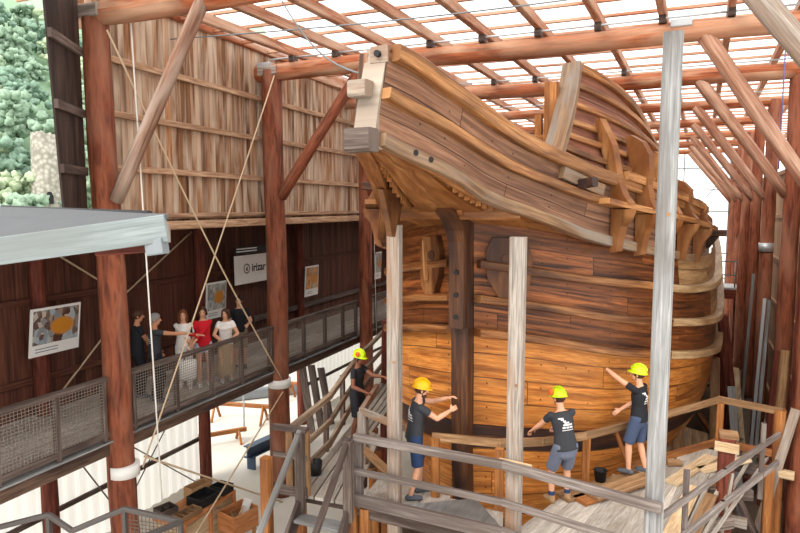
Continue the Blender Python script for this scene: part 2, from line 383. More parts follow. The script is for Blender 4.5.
# roof: purlins, battens and clear sheeting
m_, nt, b = newmat('clear roof sheeting')
tr = N(nt, 'ShaderNodeBsdfTransparent'); tl = N(nt, 'ShaderNodeBsdfTranslucent'); tl.inputs[0].default_value = (.95, .95, .95, 1)
mx = N(nt, 'ShaderNodeMixShader'); mx.inputs[0].default_value = .12
nt.links.new(tr.outputs[0], mx.inputs[1]); nt.links.new(tl.outputs[0], mx.inputs[2]); nt.links.new(mx.outputs[0], nt.nodes['Material Output'].inputs[0]); M['roofing'] = m_
rf = empty('ceiling', (-2.5, 20, 10.1), kind='structure')
T3 = math.tan(R(3.0))
for i in range(15):
    x0 = -8.9 + i * 1.08 - .25
    m = MB(); m.box((x0, 4.5, 10.32), (x0 + T3 * 37.5, 42, 10.32), .13, .19); m.build('purlin', 'purlin', rf)
for i in range(40):
    y = 4.9 + i * .94
    m = MB(); m.box((-10.4, y, 10.45), (5.6, y + .3, 10.45), .06, .06); m.build('roof_batten', 'purlin', rf)
m = MB(); m.grid([[(-10.6, 4.4, 10.5), (5.8, 4.4, 10.5)], [(-10.6, 42.2, 10.5), (5.8, 42.2, 10.5)]]); m.build('roof_sheet', 'roofing', rf)

# ================================================================ LOG FRAME
TY = [7.5, 12.2, 16.5, 20.85, 25.2, 29.6, 33.9, 38.0]
RX = [2.0, 2.4, 2.72, 2.88, 3.08, 3.25, 3.42, 3.55]
names = ['first', 'second', 'third', 'fourth', 'fifth', 'sixth', 'seventh', 'last']
for i, (y, xr) in enumerate(zip(TY, RX)):
    r = .19 if i < 3 else .15
    o = logo('tie_beam', f'round log tie beam under the roof, {names[i]} from the camera', 'beam', (-8.75, y, 9.92), (xr + .5, y, 9.9), r, r * .9, 'log_light', 'log tie beams across the shed')
    if i in (1, 2, 3):
        m = MB(); m.tube([(-8.3, y - .02, 10.2), (-3, y - .02, 10.19), (xr, y - .02, 10.18)], .02, 6)
        m.build('conduit', 'steel', o)
    if i in (1, 2):
        for q in range(9):
            x = -7.6 + q * 1.08 + (y - 4.5) * T3 - .47
            m = MB(); m.blk((x, y - .02, 10.16), .12, .2, .14); m.build('cleat', 'rail_dark', o)
    if i == 1:
        for x in (-8.35, .2):
            m = MB(); m.blk((x, y - .1, 10.05), .34, .16, .14); m.build('bracket', 'steel', o)
plab = ['thick red log post nearest the camera on the left, with white band', 'red log post between the gallery bays, standing left of the beak', 'red log post behind the beak tip at the gallery rail', 'reddish log post at the far end of the gallery']
for i, (x, y, r) in enumerate(((-8.15, 7.5, .225), (-8.2, 12.2, .25), (-7.98, 16.5, .2), (-7.98, 20.85, .18))):
    e = empty('log_post', (x, y, 0), plab[i], 'post', 'gallery front posts')
    m = MB(); m.log((x, y, 0), (x - (.2 if i == 0 else .05), y, 9.95), r * 1.02, r * .9, 18); m.build('shaft', 'log', e)
    if i < 2:
        m = MB(); zb = 2.42 if i == 0 else 2.66; m.tube([(x, y, zb), (x, y, zb + .2)], r * 1.09, 18); m.build('band', 'white', e)
        m = MB(); m.blk((x - (.2 if i == 0 else .05), y, 9.93), .5, .42, .2); m.build('cap_block', 'grey', e)
for i, y in enumerate(TY[1:3]):
    logo('knee_brace', ['diagonal log brace right of the central red post', 'short diagonal brace behind the beak tip'][i], 'brace', (-8.05, y, 7.12), (-6.05, y, 9.78), .13, .12, 'log')
logo('knee_brace', 'long greyish diagonal log brace beside the shutter at upper left', 'brace', (-8.0, 7.42, 7.0), (-6.15, 7.42, 9.85), .11, .1, 'log_weathered')
logo('knee_brace', 'grey weathered log brace in the top right corner', 'brace', (.72, 7.5, 9.2), (1.75, 7.5, 7.8), .12, .12, 'grey')
for i, (y, xr) in enumerate(zip(TY, RX)):
    if i == 0: continue
    logo('knee_brace', f'diagonal log brace to the right wall, {names[i-1]} from the camera', 'brace', (.56 + .13 * (i - 1), y, 9.86), (xr - .1, y, 7.15), .14, .12, 'log_pale', 'braces along the right wall')
    e = logo('log_post', f'red log post on the right side, {names[i-1]} from the camera', 'post', (xr, y, 0), (xr, y, 9.95), .19, .17, 'log', 'right side posts')
    if i == 3:
        m = MB(); m.tube([(xr - .02, y - .02, 5.6), (xr - .02, y - .02, 5.85)], .2, 14); m.build('band', 'steel', e)
logo('log_post', 'dark red post at the right edge rising from the ground', 'post', (2.62, 13.9, 0), (2.6, 13.9, 6.7), .15, .14, 'redprop')
for i, y in enumerate((7.75, 12.05, 16.6)):
    logo('back_post', ['dark log post behind the gallery rail at far left', 'dark log post against the gallery back wall behind the sign', 'dark log post beside the orange picture board'][i], 'post', (-10.33, y, 0), (-10.33, y, 6.6), .15, .13, 'redprop', 'gallery back posts')

# ================================================================ GALLERY
gw = empty('gallery_walkway', (-9.3, 12, 2.6), 'raised timber walkway along the dark left wall where visitors stand', 'walkway')
m = MB()
for i in range(9):
    x = -8.3 - .12 - i * .245; m.box((x, 1, 3.07), (x, 24.8, 3.07), .235, .05, v0=float(i), ch=0)
m.build('decking', 'deck', gw)
m = MB(); m.box((-8.25, 1, 2.93), (-8.25, 24.8, 2.93), .1, .2); m.build('edge_beam', 'edge', gw)
m = MB(); m.box((-8.22, 1, 3.07), (-8.22, 24.8, 3.07), .17, .03); m.build('nosing', 'bleached', gw)
m = MB(); m.box((-9.3, 1, 2.72), (-9.3, 24.8, 2.72), .14, .2); m.build('bearer', 'rail_dark', gw)
for i in range(14):
    m = MB(); y = 2 + i * 1.6; m.box((-10.4, y, 2.92), (-8.35, y, 2.92), .1, .2); m.build('joist', 'rail_dark', gw)
bays = [(3.2, 7.24, 'at far left below the ship photograph board', [5.4, 6.33]), (7.74, 11.93, 'where the visitors lean', [8.82, 9.81, 10.77]), (12.47, 16.28, 'right of the central red post', [13.31, 14.38, 15.4]), (16.72, 20.65, 'farthest along the gallery, behind the beak', [17.6, 18.6, 19.6])]
for y0, y1, t, ps in bays:
    e = empty('gallery_railing', (-8.2, (y0 + y1) / 2, 3.1), 'timber and mesh railing ' + t, 'railing', 'gallery railings')
    m = MB(); m.box((-8.2, y0, 4.12), (-8.2, y1, 4.12), .11, .07); m.build('handrail', 'rail_dark', e)
    m = MB(); m.box((-8.2, y0, 3.2), (-8.2, y1, 3.2), .08, .1); m.build('bottom_rail', 'rail_dark', e)
    for y in [y0 + .06] + ps + [y1 - .06]:
        m = MB(); m.box((-8.2, y, 3.1), (-8.2, y, 4.1), .09, .08, (0, 1, 0)); m.build('railing_post', 'rail_dark', e)
    m = MB(); y = y0 + .1
    while y < y1 - .1: m.box((-8.17, y, 3.25), (-8.17, y, 4.08), .005, .005, (0, 1, 0), 0); y += .055
    for k in range(17): m.box((-8.165, y0 + .1, 3.27 + k * .05), (-8.165, y1 - .1, 3.27 + k * .05), .007, .007, ch=0)
    m.build('wire_mesh', 'wire', e)
m = MB(); m.box((-10.38, 14.2, 3.78), (-10.38, 24, 3.78), .08, .16); tag(m.build('wall_rail', 'rail_dark'), 'dark board rail along the gallery wall below the pictures', 'rail')
# cross bracing rods and ropes
def rod(name, label, cat, p, q, r, mat, sag=0.):
    p, q = Vector(p), Vector(q); m = MB(); m.tube([p.lerp(q, i / 10) - Vector((0, 0, sag * math.sin(math.pi * i / 10))) for i in range(11)], r, 6)
    return tag(m.build(name, mat), label, cat)
rod('rope', 'pale rope running from the left post head down to the central post', 'rope', (-7.95, 7.35, 9.6), (-8.0, 12.0, 2.9), .016, 'rope', .2)
rod('rope', 'pale rope running from the central post head down behind the visitors railing', 'rope', (-8.05, 12.0, 9.8), (-7.95, 7.7, 2.5), .016, 'rope', .05)
rod('rope', 'white rope hanging almost straight down beside the left post', 'rope', (-7.72, 7.6, 9.9), (-7.55, 7.7, 2.0), .013, 'rope_white')
rod('rope', 'thin white line hanging from the second tie beam over the sign wall', 'rope', (-7.78, 16.45, 9.8), (-7.75, 16.7, 3.1), .009, 'rope_white')
rod('brace_rod', 'thin pale rod crossing the dark wall above the far left picture', 'brace rod', (-10.42, 8.1, 6.1), (-10.42, 9.35, 5.3), .02, 'rope')
rod('brace_rod', 'thin pale rod slanting below the far left picture', 'brace rod', (-10.42, 8.2, 3.4), (-10.42, 9.5, 4.5), .02, 'rope')
rod('brace_rod', 'thin pale rod slanting on the wall above the visitors', 'brace rod', (-10.42, 9.7, 5.0), (-10.42, 11.9, 6.3), .02, 'rope')
rod('brace_rod', 'beige rod slanting down past the crates', 'brace rod', (-7.9, 7.7, 2.7), (-7.95, 11.85, .0), .02, 'rope')
rod('brace_rod', 'beige rod rising to the central post above the crates', 'brace rod', (-7.98, 12.0, 2.6), (-7.98, 7.9, -.0), .018, 'rope')
rod('brace_rod', 'dark rod slanting across white cladding left of the near post', 'brace rod', (-10.3, 8.0, 2.6), (-10.3, 9.4, .3), .015, 'rod')
rod('brace_rod', 'dark rod slanting across white cladding right of the near post', 'brace rod', (-10.44, 9.2, .0), (-10.44, 11.8, 2.8), .015, 'rod')
rod('brace_rod', 'dark rod slanting down the white cladding behind the crates', 'brace rod', (-10.5, 9.5, 2.0), (-10.5, 11.9, .0), .015, 'rod')
rod('cable', 'grey cable drooping from the roof to the beak tip', 'cable', (-5.6, 8.6, 10.1), (-2.95, 6.25, 8.3), .012, 'steel_grey', .25)
rod('cable', 'thin cable strung below the first tie beam', 'cable', (-8.4, 9.2, 9.95), (2.2, 9.4, 9.9), .012, 'steel_grey', .12)
rod('rope', 'purple cord hanging from the roof near the right posts', 'rope', (2.0, 13.6, 10.2), (2.0, 13.6, 7.6), .012, plain('purple cord', '6f6aa0', .8))

# picture boards and sign on the gallery wall
def board(name, label, cat, y0, y1, z0, z1, tilt, pic=None):
    e = empty(name, (-10.3, (y0 + y1) / 2, z0), label, cat, 'picture boards' if pic else None)
    XB = -10.12; y0 *= .98; y1 *= .98
    x0, x1 = XB, XB + tilt
    m = MB(); m.extrude([(x0, y0, z0), (x0, y1, z0), (x1, y1, z1), (x1, y0, z1)], (1, 0, -tilt / (z1 - z0)), .03); m.build('panel', 'white', e)
    m = MB(); m.box((-10.46, (y0 + y1) / 2, z1 - .1), (x1 - .01, (y0 + y1) / 2, z1 - .1), .3, .05); m.build('hanger', 'rail_dark', e)
    if pic:
        h = z1 - z0; w = y1 - y0
        a, b_, c, d = y0 + .04 * w, y1 - .04 * w, z0 + .24 * h, z1 - .05 * h
        fx = lambda z: x0 + tilt * (z - z0) / h + .021
        m = MB(); m.grid([[(fx(c), a, c), (fx(c), b_, c)], [(fx(d), a, d), (fx(d), b_, d)]], us=[[0, 1], [0, 1]], vs=[0, 1]); m.build('photograph', pic, e)
        m = MB()
        for k in range(2):
            zz = z0 + (.14 - .06 * k) * h; m.extrude([(fx(zz), y0 + .1 * w, zz), (fx(zz), y0 + .55 * w, zz), (fx(zz), y0 + .55 * w, zz + .015), (fx(zz), y0 + .1 * w, zz + .015)], (1, 0, 0), .004)
        m.build('caption_lines', 'steel_grey', e)
    return e
def picmat(name, cols, sc):
    m, nt, b = newmat(name); tc = N(nt, 'ShaderNodeTexCoord'); mp = N(nt, 'ShaderNodeMapping'); mp.inputs['Scale'].default_value = (sc, sc * .5, 1); mp.inputs['Rotation'].default_value = (0, 0, .5)
    nt.links.new(tc.outputs['UV'], mp.inputs[0]); v = N(nt, 'ShaderNodeTexVoronoi'); v.inputs['Scale'].default_value = 2.2; nt.links.new(mp.outputs[0], v.inputs['Vector'])
    c1 = ramp(nt, v.outputs['Color'], [(i / len(cols), srgb(c)) for i, c in enumerate(cols)])
    g = N(nt, 'ShaderNodeTexGradient', gradient_type='SPHERICAL'); mp2 = N(nt, 'ShaderNodeMapping'); mp2.inputs['Location'].default_value = (-1.9, -1.4, 0); mp2.inputs['Scale'].default_value = (3., 3., 1)
    nt.links.new(tc.outputs['UV'], mp2.inputs[0]); nt.links.new(mp2.outputs[0], g.inputs[0])
    f = ramp(nt, g.outputs[0], [(.1, (0, 0, 0, 1)), (.35, (1, 1, 1, 1))])
    nt.links.new(mix(nt, f, c1, srgb('c8832a')), b.inputs['Base Color']); b.inputs['Roughness'].default_value = .4; return m
pa = picmat('ship photo print', ['3a2a2a', '6c5248', '9fb0b8', 'c9b8a4', '54362a'], 5)
pb = picmat('grey photo print', ['5a5a58', '8d9290', 'c8c8c2', '76685a', 'a8a49a'], 6)
pc = picmat('orange photo print', ['8a5a30', 'c07a2c', 'e0a458', '6e4c38', 'b9b0a4'], 4)
board('picture_board', 'white framed ship photograph board at far left of the gallery wall', 'picture board', 7.5, 8.52, 4.25, 5.12, .12, pa)
board('picture_board', 'white board with a grey photograph above the woman in white', 'picture board', 12.2, 12.95, 4.15, 5.05, .05, pb)
board('picture_board', 'white board with an orange photograph right of the central red post', 'picture board', 16.85, 17.65, 4.1, 5.05, .05, pc)
board('picture_board', 'small white picture board farthest along the gallery', 'picture board', 22.1, 22.65, 4.1, 5.15, .05, pb)
sg = board('company_sign', 'white rectangular sign with black circle logo and lettering', 'sign', 13.38, 15.45, 4.86, 5.62, .0)
XS = -10.1; S0 = 13.38 * .98; S1 = 15.45 * .98
m = MB(); m.extrude([(XS - .02, S0, 5.66), (XS - .02, S1, 5.66), (XS - .02, S1, 5.84), (XS - .02, S0, 5.84)], (1, 0, 0), .03); m.build('black_strip', 'black', sg)
for zz in (5.71, 5.78):
    m = MB(); m.extrude([(XS - .002, S0 + .07, zz), (XS - .002, S0 + .95, zz), (XS - .002, S0 + .95, zz + .03), (XS - .002, S0 + .07, zz + .03)], (1, 0, 0), .006); m.build('strip_lettering', 'white', sg)
m = MB(); yc, zc = 13.6, 5.26
ring = [[Vector((XS, yc + r * math.cos(t * math.pi / 12), zc + r * math.sin(t * math.pi / 12))) for t in range(25)] for r in (.105, .135)]
m.grid(ring); m.extrude([(XS, yc - .01, zc - .07), (XS, yc + .03, zc - .07), (XS, yc + .03, zc + .03), (XS, yc + .06, zc + .08), (XS, yc - .04, zc)], (1, 0, 0), .004)
m.build('logo', 'black', sg)
def text_mesh(s, size, mat4, name, mat, parent):
    cu = bpy.data.curves.new(name, 'FONT'); cu.body = s; cu.size = size; cu.extrude = .002; cu.offset = .006
    t = bpy.data.objects.new(name, cu); COL.objects.link(t); dg = bpy.context.evaluated_depsgraph_get(); dg.update()
    me = bpy.data.meshes.new_from_object(t.evaluated_get(dg)); bpy.data.objects.remove(t)
    me.transform(Matrix.Translation(-wloc(parent)) @ mat4); me.materials.clear(); me.materials.append(M[mat] if isinstance(mat, str) else mat)
    o = bpy.data.objects.new(name, me); COL.objects.link(o); o.parent = parent; return o
text_mesh('irizar', .3, Matrix.Translation((XS, 13.82, 5.17)) @ Matrix(((0, 0, 1, 0), (1, 0, 0, 0), (0, 1, 0, 0), (0, 0, 0, 1))), 'lettering', 'black', sg)

# ================================================================ THE SHIP
TH = R(4.0); ST = Vector((-2.68, 9.0, 0)); AX = Vector((math.sin(TH), math.cos(TH), 0)); PR = Vector((math.cos(TH), -math.sin(TH), 0)); Z = Vector((0, 0, 1))
def SP(s, b, z): return ST + AX * s + PR * b + Z * z
HB = pchip([-.1, .0, .3, .7, 1.2, 2.2, 3, 4, 5, 6, 8, 12, 20], [.1, .14, .75, 1.3, 1.8, 2.42, 2.78, 3.1, 3.3, 3.4, 3.46, 3.48, 3.3])
TB = pchip([-4, -3.3, -3.0, -2, -1.3, -1, 0, 1, 2, 3, 4, 5, 6, 8, 12, 20], [.08, .12, .15, .48, .74, .86, 1.42, 1.98, 2.42, 2.74, 2.95, 3.08, 3.14, 3.16, 3.14, 3.0])
zT = pchip([-2.85, -2.57, -2.1, -1.73, -1.14, -.56, -.07, .59, 1.12, 2.3, 4, 5, 6, 10, 20], [8.54, 8.49, 8.31, 8.18, 7.95, 7.72, 7.57, 7.37, 7.27, 7.06, 6.83, 6.7, 6.6, 6.5, 6.5])
zM = pchip([-2.98, -2.09, -1.32, -.39, .6, 2.26, 4.85, 6, 10, 20], [8.08, 7.83, 7.55, 7.26, 6.99, 6.77, 6.5, 6.42, 6.4, 6.4])
zO = pchip([-3.04, -2.08, -1.75, -1.51, -.38, .42, 1.4, 2.73, 5.13, 7, 10, 20], [7.55, 7.28, 7.17, 7.04, 6.71, 6.43, 6.23, 6.03, 5.81, 5.76, 5.75, 5.8])
zA = pchip([0, .43, 1.17, 1.72, 3.46, 5, 7, 10, 20], [6.12, 5.98, 5.82, 5.74, 5.5, 5.42, 5.4, 5.5, 6.2])
zB = pchip([0, .34, 1.18, 1.74, 2.88, 4.39, 7.18, 11, 20], [5.6, 5.5, 5.27, 5.15, 4.98, 4.79, 4.6, 4.65, 5.3])
zC = pchip([0, .34, 1.2, 2.35, 4.05, 6.83, 11, 20], [5.09, 5.0, 4.74, 4.5, 4.22, 3.92, 3.9, 4.4])
zR1 = pchip([-.4, .5, 1.48, 2.29, 3.16, 4.0, 4.6, 5.2, 5.8, 6.4], [9.3, 9.18, 9.05, 8.91, 8.68, 8.3, 7.85, 7.3, 6.85, 6.65])
s0 = pchip([.3, .6, 1, 2, 3, 4, 5.5, 7], [2.4, 1.3, .62, .16, .03, 0, -.04, -.1])
def zK(s): return .55
def hullz(s, t):
    """t 0..1 below the third wale; negative t above it"""
    return zC(s) + (zK(s) - zC(s)) * t
def hullb(s, z):
    c = zC(s); t = max(0., (c - z) / (c - zK(s)))
    g = max(.0, 1 - min(t, 1) ** 2.6) ** .62
    dz = z - zB(s)
    if dz > 0: g *= 1 - .012 * dz - .018 * dz * dz
    b = HB(s - s0(z)) * g if s - s0(z) > -.1 else .1
    return max(b, .1)
ship = empty('wooden_ship', tuple(SP(4, 0, 0)), 'large wooden sailing ship under construction with amber planking, bow towards the camera', 'ship')
SG = [0, .06, .13, .2, .3, .42, .55, .7, .9, 1.15, 1.45, 1.8, 2.2, 2.7, 3.2, 3.8, 4.5, 5.3, 6.2, 7.2, 8.5, 10, 12, 14, 16, 18, 20]
def hull_patch(name, mat, fns, sgn, v0, lo=0, hi=99):
    """fns: list of z(s) row functions from top to bottom"""
    rows = []
    for f in fns:
        z00 = f(0); st = s0(z00); rows.append([SP(st + s * (20 - st) / 20, sgn * hullb(st + s * (20 - st) / 20, f(st + s * (20 - st) / 20)), f(st + s * (20 - st) / 20)) for s in SG if lo <= s <= hi])
    m = MB(); m.grid(rows, vs=[v0 + i * .5 for i in range(len(rows))]); return m.build(name, mat, ship)
def lerp_rows(fa, fb, n): return [(lambda s, k=k: fa(s) + (fb(s) - fa(s)) * k / n) for k in range(n + 1)]
def sm(zrow): return zrow
topz = lambda s: max(zO(s) + .12, zA(s) + .3)
for sgn in (1, -1):
    q = 0 if sgn > 0 else 50
    for k, (fa, fb_, cut) in enumerate(((topz, zA, 3.2), (zA, zB, 5.3), (zB, zC, 7.2))):
        rr = lerp_rows(fa, fb_, 4)
        hull_patch('upper_planking', 'hull_up', rr, sgn, q + 2 * k, 0, cut); hull_patch('sheen_planking', 'hull_sheen', rr, sgn, q + 2 * k, cut)  # aft of the cut the pale colour stands for light on the flank
    low = [(lambda s, t=t: hullz(s, t)) for t in [i / 24 for i in range(0, 9)]]
    hull_patch('amber_planking', 'hull_low', low, sgn, q + 8)
    hull_patch('stained_strake', 'hull_dark', [(lambda s, t=t: hullz(s, t)) for t in (8/24, 9/24, 10/24)], sgn, q + 16)
    hull_patch('bottom_planking', 'hull_low', [(lambda s, t=t: hullz(s, t)) for t in [10/24 + i * (14/24) / 14 for i in range(15)]], sgn, q + 20)
def hull_strip(name, mat, zf, bf, sgn, s_a, s_b, out, hgt, n=36, tilt=0., parent=None):
    path = []; ups = []
    for i in range(n + 1):
        f = i / n; s = s_a + (s_b - s_a) * f ** 1.6; path.append(SP(s, sgn * (bf(s) + out * .3), zf(s))); ups.append(Vector((0, 0, 1)))
    ch = min(out, hgt) * .12; a, b_ = out / 2 + .02, hgt / 2
    m = MB(); m.sweep(path, [(-a+ch, -b_), (a-ch, -b_), (a, -b_+ch), (a, b_-ch), (a-ch, b_), (-a+ch, b_), (-a, b_-ch), (-a, -b_+ch)], smooth=False)
    return m.build(name, mat, parent or ship)
for sgn in (1, -1):
    for zf in (zA, zB, zC):
        hull_strip('wale', 'hull_wale', (lambda s, zf=zf: zf(s) - .07), (lambda s, zf=zf: hullb(s, zf(s))), sgn, -.05, 2.6, .17, .12, 26)
        hull_strip('aft_sheen_wale', 'wale_sheen', (lambda s, zf=zf: zf(s) - .07), (lambda s, zf=zf: hullb(s, zf(s))), sgn, 2.6, 19.5, .18, .13)  # aft piece beyond the splice, paled to carry the side light
# topsides with thickness
def side_shell(name, mat, lines, bf, sgn, sa, sb, th, v0, n=48):
    def row(zf, off, a): return [SP(a + (sb - a) * (j / n) ** 1.25, sgn * max(bf(a + (sb - a) * (j / n) ** 1.25) - off, .03), zf(a + (sb - a) * (j / n) ** 1.25)) for j in range(n + 1)]
    m = MB(); outer = [row(f, 0, a) for f, a in lines]; inner = [row(f, th, a) for f, a in lines]
    vs = [v0 + .5 * i for i in range(len(lines))]
    m.grid(outer, vs=vs); m.grid(inner, vs=vs); m.grid([outer[0], inner[0]], vs=[v0, v0 + .1]); m.grid([outer[-1], inner[-1]], vs=[v0, v0 + .1])
    m.grid([[r[0] for r in outer], [r[0] for r in inner]], vs=[v0, v0 + .1], smooth=False)
    return m.build(name, mat, ship, fixn=False)
def tipS(t): return -3.08 + .25 * t
for sgn in (1, -1):
    q = 100 if sgn > 0 else 150
    L = [(f, tipS(i / 6)) for i, f in enumerate(lerp_rows(zO, zT, 6))]
    side_shell('topside_planking', 'topside', L[::-1], TB, sgn, 0, 19.5, .1, q)
    hull_strip('lower_overhang_rail', 'wale_grey' if sgn > 0 else 'knee', (lambda s: zO(s) + .06), TB, sgn, -3.0, 19, .07, .14)
    hull_strip('middle_rail', 'wale', zM, TB, sgn, -2.96 if sgn > 0 else -2.5, 19, .12, .12)
    hull_strip('top_rail', 'wale', (lambda s: zT(s) - .02), (lambda s: TB(s) - .04), sgn, -2.8 if sgn > 0 else -2.4, 19, .18, .18)
    # underside between overhang edge and hull
    rows = []
    for k in range(4):
        rows.append([SP(s, sgn * ((TB(s) - .05) * (1 - k / 3) + (min(hullb(s, zO(s)), TB(s)) - .04) * (k / 3)), zO(s) + .02 + .12 * k / 3) for s in [-.15 + .25 * j for j in range(40)]])
    m = MB(); m.grid(rows, vs=[q + 20 + .33 * k for k in range(4)]); m.build('overhang_soffit', 'knee', ship)
    # forecastle side with tumblehome
    def fb(s, t): return TB(s) - .06 - .84 * t
    def fz(s, t): return zT(s) + (zR1(s) - zT(s)) * t
    def fs(t): return -.12 + 1.45 * t
    n = 40; rows = [[(lambda s: SP(s, sgn * fb(s, t), fz(s, t)))(fs(t) + (6.4 - fs(t)) * (j / n) ** 1.1) for j in range(n + 1)] for t in [1 - i / 7 for i in range(8)]]
    m = MB(); m.grid(rows, vs=[q + 30 + .5 * i for i in range(8)])
    rin = [[p - PR * sgn * .07 for p in r] for r in rows]; m.grid(rin, vs=[q + 30 + .5 * i for i in range(8)]); m.grid([rows[0], rin[0]], vs=[q + 30, q + 30.1])
    m.build('forecastle_planking', 'castle', ship, fixn=False)
    for i, t in enumerate((1.0, .8, .6, .42, .28, .14)):
        wdt, hg = (.12, .12) if i == 0 else ((.1, .08) if i < 4 else (.1, .08))
        hull_strip('forecastle_rail', 'wale', (lambda s: fz(s, t)), (lambda s: fb(s, t)), sgn, fs(t) + .02, 6.3, wdt, hg, 40)
    # thick end timber of the forecastle
    path = [SP(fs(k / 8) - .06, sgn * (fb(fs(k / 8), k / 8) + .0), fz(fs(k / 8), k / 8 * 1.03) - .05) for k in range(9)]
    m = MB(); m.sweep(path, [(-.14, -.07), (.14, -.07), (.14, .07), (-.14, .07)], up=tuple(AX)); m.build('forecastle_end_timber', 'wale_grey', ship)
# stem, keel, curved knee
def stem_path(): return [SP(s0(z) - .07, 0, z) for z in (7.0, 6.5, 6, 5.5, 5, 4.5, 4, 3.5, 3, 2.5, 2, 1.6, 1.3, 1.0, .8, .6, .45)]
m = MB(); m.sweep(stem_path() + [SP(4, 0, .36), SP(19.5, 0, .36)], [(-.13, -.17), (.13, -.17), (.13, .17), (-.13, .17)], up=tuple(-AX)); m.build('stem', 'stem', ship)
kp = [(-.33, 5.12), (-.31, 5.5), (-.3, 5.9), (-.3, 6.2), (-.33, 6.42), (-.42, 6.62), (-.58, 6.78), (-.85, 6.92)]
m = MB(); m.sweep([SP(s, 0, z) for s, z in kp], [(-.12, -.1), (.12, -.1), (.12, .1), (-.12, .1)], up=[-AX] * 5 + [(-AX + Z * .0)] * 3, scales=[.9, 1, 1, 1, 1.05, 1.1, 1.1, 1.0]); kn = m.build('bow_knee', 'stem', ship)
for z in (5.3, 5.62, 5.95):
    p = SP(-.4, 0, z); m = MB(); m.tube([p, p - AX * .04], .035, 8); m.build('bolt', 'iron', kn)
m = MB(); m.tube([SP(-.62, -.2, 6.9), SP(-.62, .2, 6.9)], .13, 14); m.build('knee_head', 'knee', ship)
# beak: post, underside beams, gratings
m = MB()
bp = [(-3.14, 7.5), (-2.93, 7.5), (-2.66, 8.56), (-2.8, 8.58), (-2.98, 8.1)]
m.extrude([SP(s, .02, z) for s, z in bp], PR, .26); m.build('beak_post', 'beak_grey', ship)
m = MB(); m.box(SP(-3.16, -.12, 7.58), SP(-3.16, .17, 7.58), .22, .24); m.build('beak_foot_block', 'rail_dark', ship)
m = MB(); m.box(SP(-3.05, -.15, 8.12), SP(-3.05, .06, 8.12), .2, .17); m.build('beak_side_block', 'beak_grey', ship)
m = MB(); m.box(SP(-2.84, -.03, 8.5), SP(-2.84, .18, 8.5), .06, .18); pt = m.build('beak_plate', 'beak_grey', ship)
m = MB(); m.tube([SP(-2.86, .07, 8.5), SP(-2.92, .07, 8.5)], .035, 10); m.build('plate_bolt', 'iron', pt)
zu = lambda s: zO(s) + .06
cs = (-3.05, -2.6, -2.1, -1.6, -1.1, -.7, -.3); cw = lambda s: .06 + TB(s) * .4
rows = [[SP(s, sg * cw(s), zu(s) + h) for s in cs] for sg, h in ((-1, -.02), (-1, .07), (1, .07), (1, -.02), (-1, -.02))]
m = MB(); m.grid(rows, vs=[.05, .12, .5, .58, .95], smooth=False); m.build('beak_centre_plank', 'knee', ship)
for sgn in (1, -1):
    m = MB(); m.sweep([SP(s, sgn * (TB(s) - .07), zu(s) + .0) for s in (-2.9, -2.2, -1.4, -.8, -.2, .4)], [(-.05, -.06), (.05, -.06), (.05, .06), (-.05, .06)]); m.build('grating_side_beam', 'knee', ship)
    s = -2.3
    while s < -.6:
        b_ = cw(s) + (TB(s) - cw(s)) * .3
        m = MB(); m.box(SP(s, sgn * b_, zu(s) - .03), SP(s, sgn * b_, zu(s) + .2), .07, .05, tuple(AX), 0); m.build('grating_slat', 'orange', ship)
        s += .13
    m = MB(); m.grid([[SP(s, sgn * .02, zu(s) + .2) for s in (-2.6, -2, -1.3, -.4)], [SP(s, sgn * (TB(s) - .05), zu(s) + .2) for s in (-2.6, -2, -1.3, -.4)]]); m.build('beak_floor', 'stem', ship)
for s in (-2.52, -2.3):
    m = MB(); p = SP(s, TB(s) + .02, zO(s) + .08); m.tube([p, p + PR * .06 - AX * .03], .035, 8); m.build('rail_bolt', 'iron', ship)
m = MB(); m.box(SP(-.55, -TB(-.55) + .1, zu(-.55)), SP(-.55, TB(-.55) - .1, zu(-.55)), .2, .2); m.build('beak_crossbeam', 'knee', ship)
m = MB(); m.extrude([SP(-.5, -1.05, 6.8), SP(-.5, 1.05, 6.8), SP(1.2, 1.95, 6.38), SP(1.2, -1.95, 6.38)], Z, .06); m.build('bow_soffit', 'knee', ship)
m = MB(); m.extrude([SP(-2.3, -.25, 7.75), SP(-2.3, .25, 7.75), SP(-1, .75, 7.2), SP(0, 1.25, 6.95), SP(2, 2.3, 6.75), SP(6, 2.9, 6.3), SP(19, 2.8, 6.2), SP(19, -2.8, 6.2), SP(6, -2.9, 6.3), SP(2, -2.3, 6.75), SP(0, -1.25, 6.95), SP(-1, -.75, 7.2)], Z, .06); m.build('fore_deck', 'topside', ship)
m = MB(); m.grid([[SP(19.4, -3.3, .5), SP(19.4, 3.3, .5)], [SP(19.4, -3.1, 6.5), SP(19.4, 3.1, 6.5)]]); m.build('transom', 'topside', ship)
# pieces under the beak at the left (knees that hang under the side beam)
for s, b_ in ((-1.55, -.5), (-1.2, -.66)):
    m = MB(); p = SP(s, b_, zu(s))
    m.extrude([p + AX * -.25, p + AX * .28, p + AX * .2 - Z * .3, p + AX * .1 - Z * .62, p - Z * .6, p - AX * .1 - Z * .3], PR, .08); m.build('hanging_knee', 'hull_wale', ship)
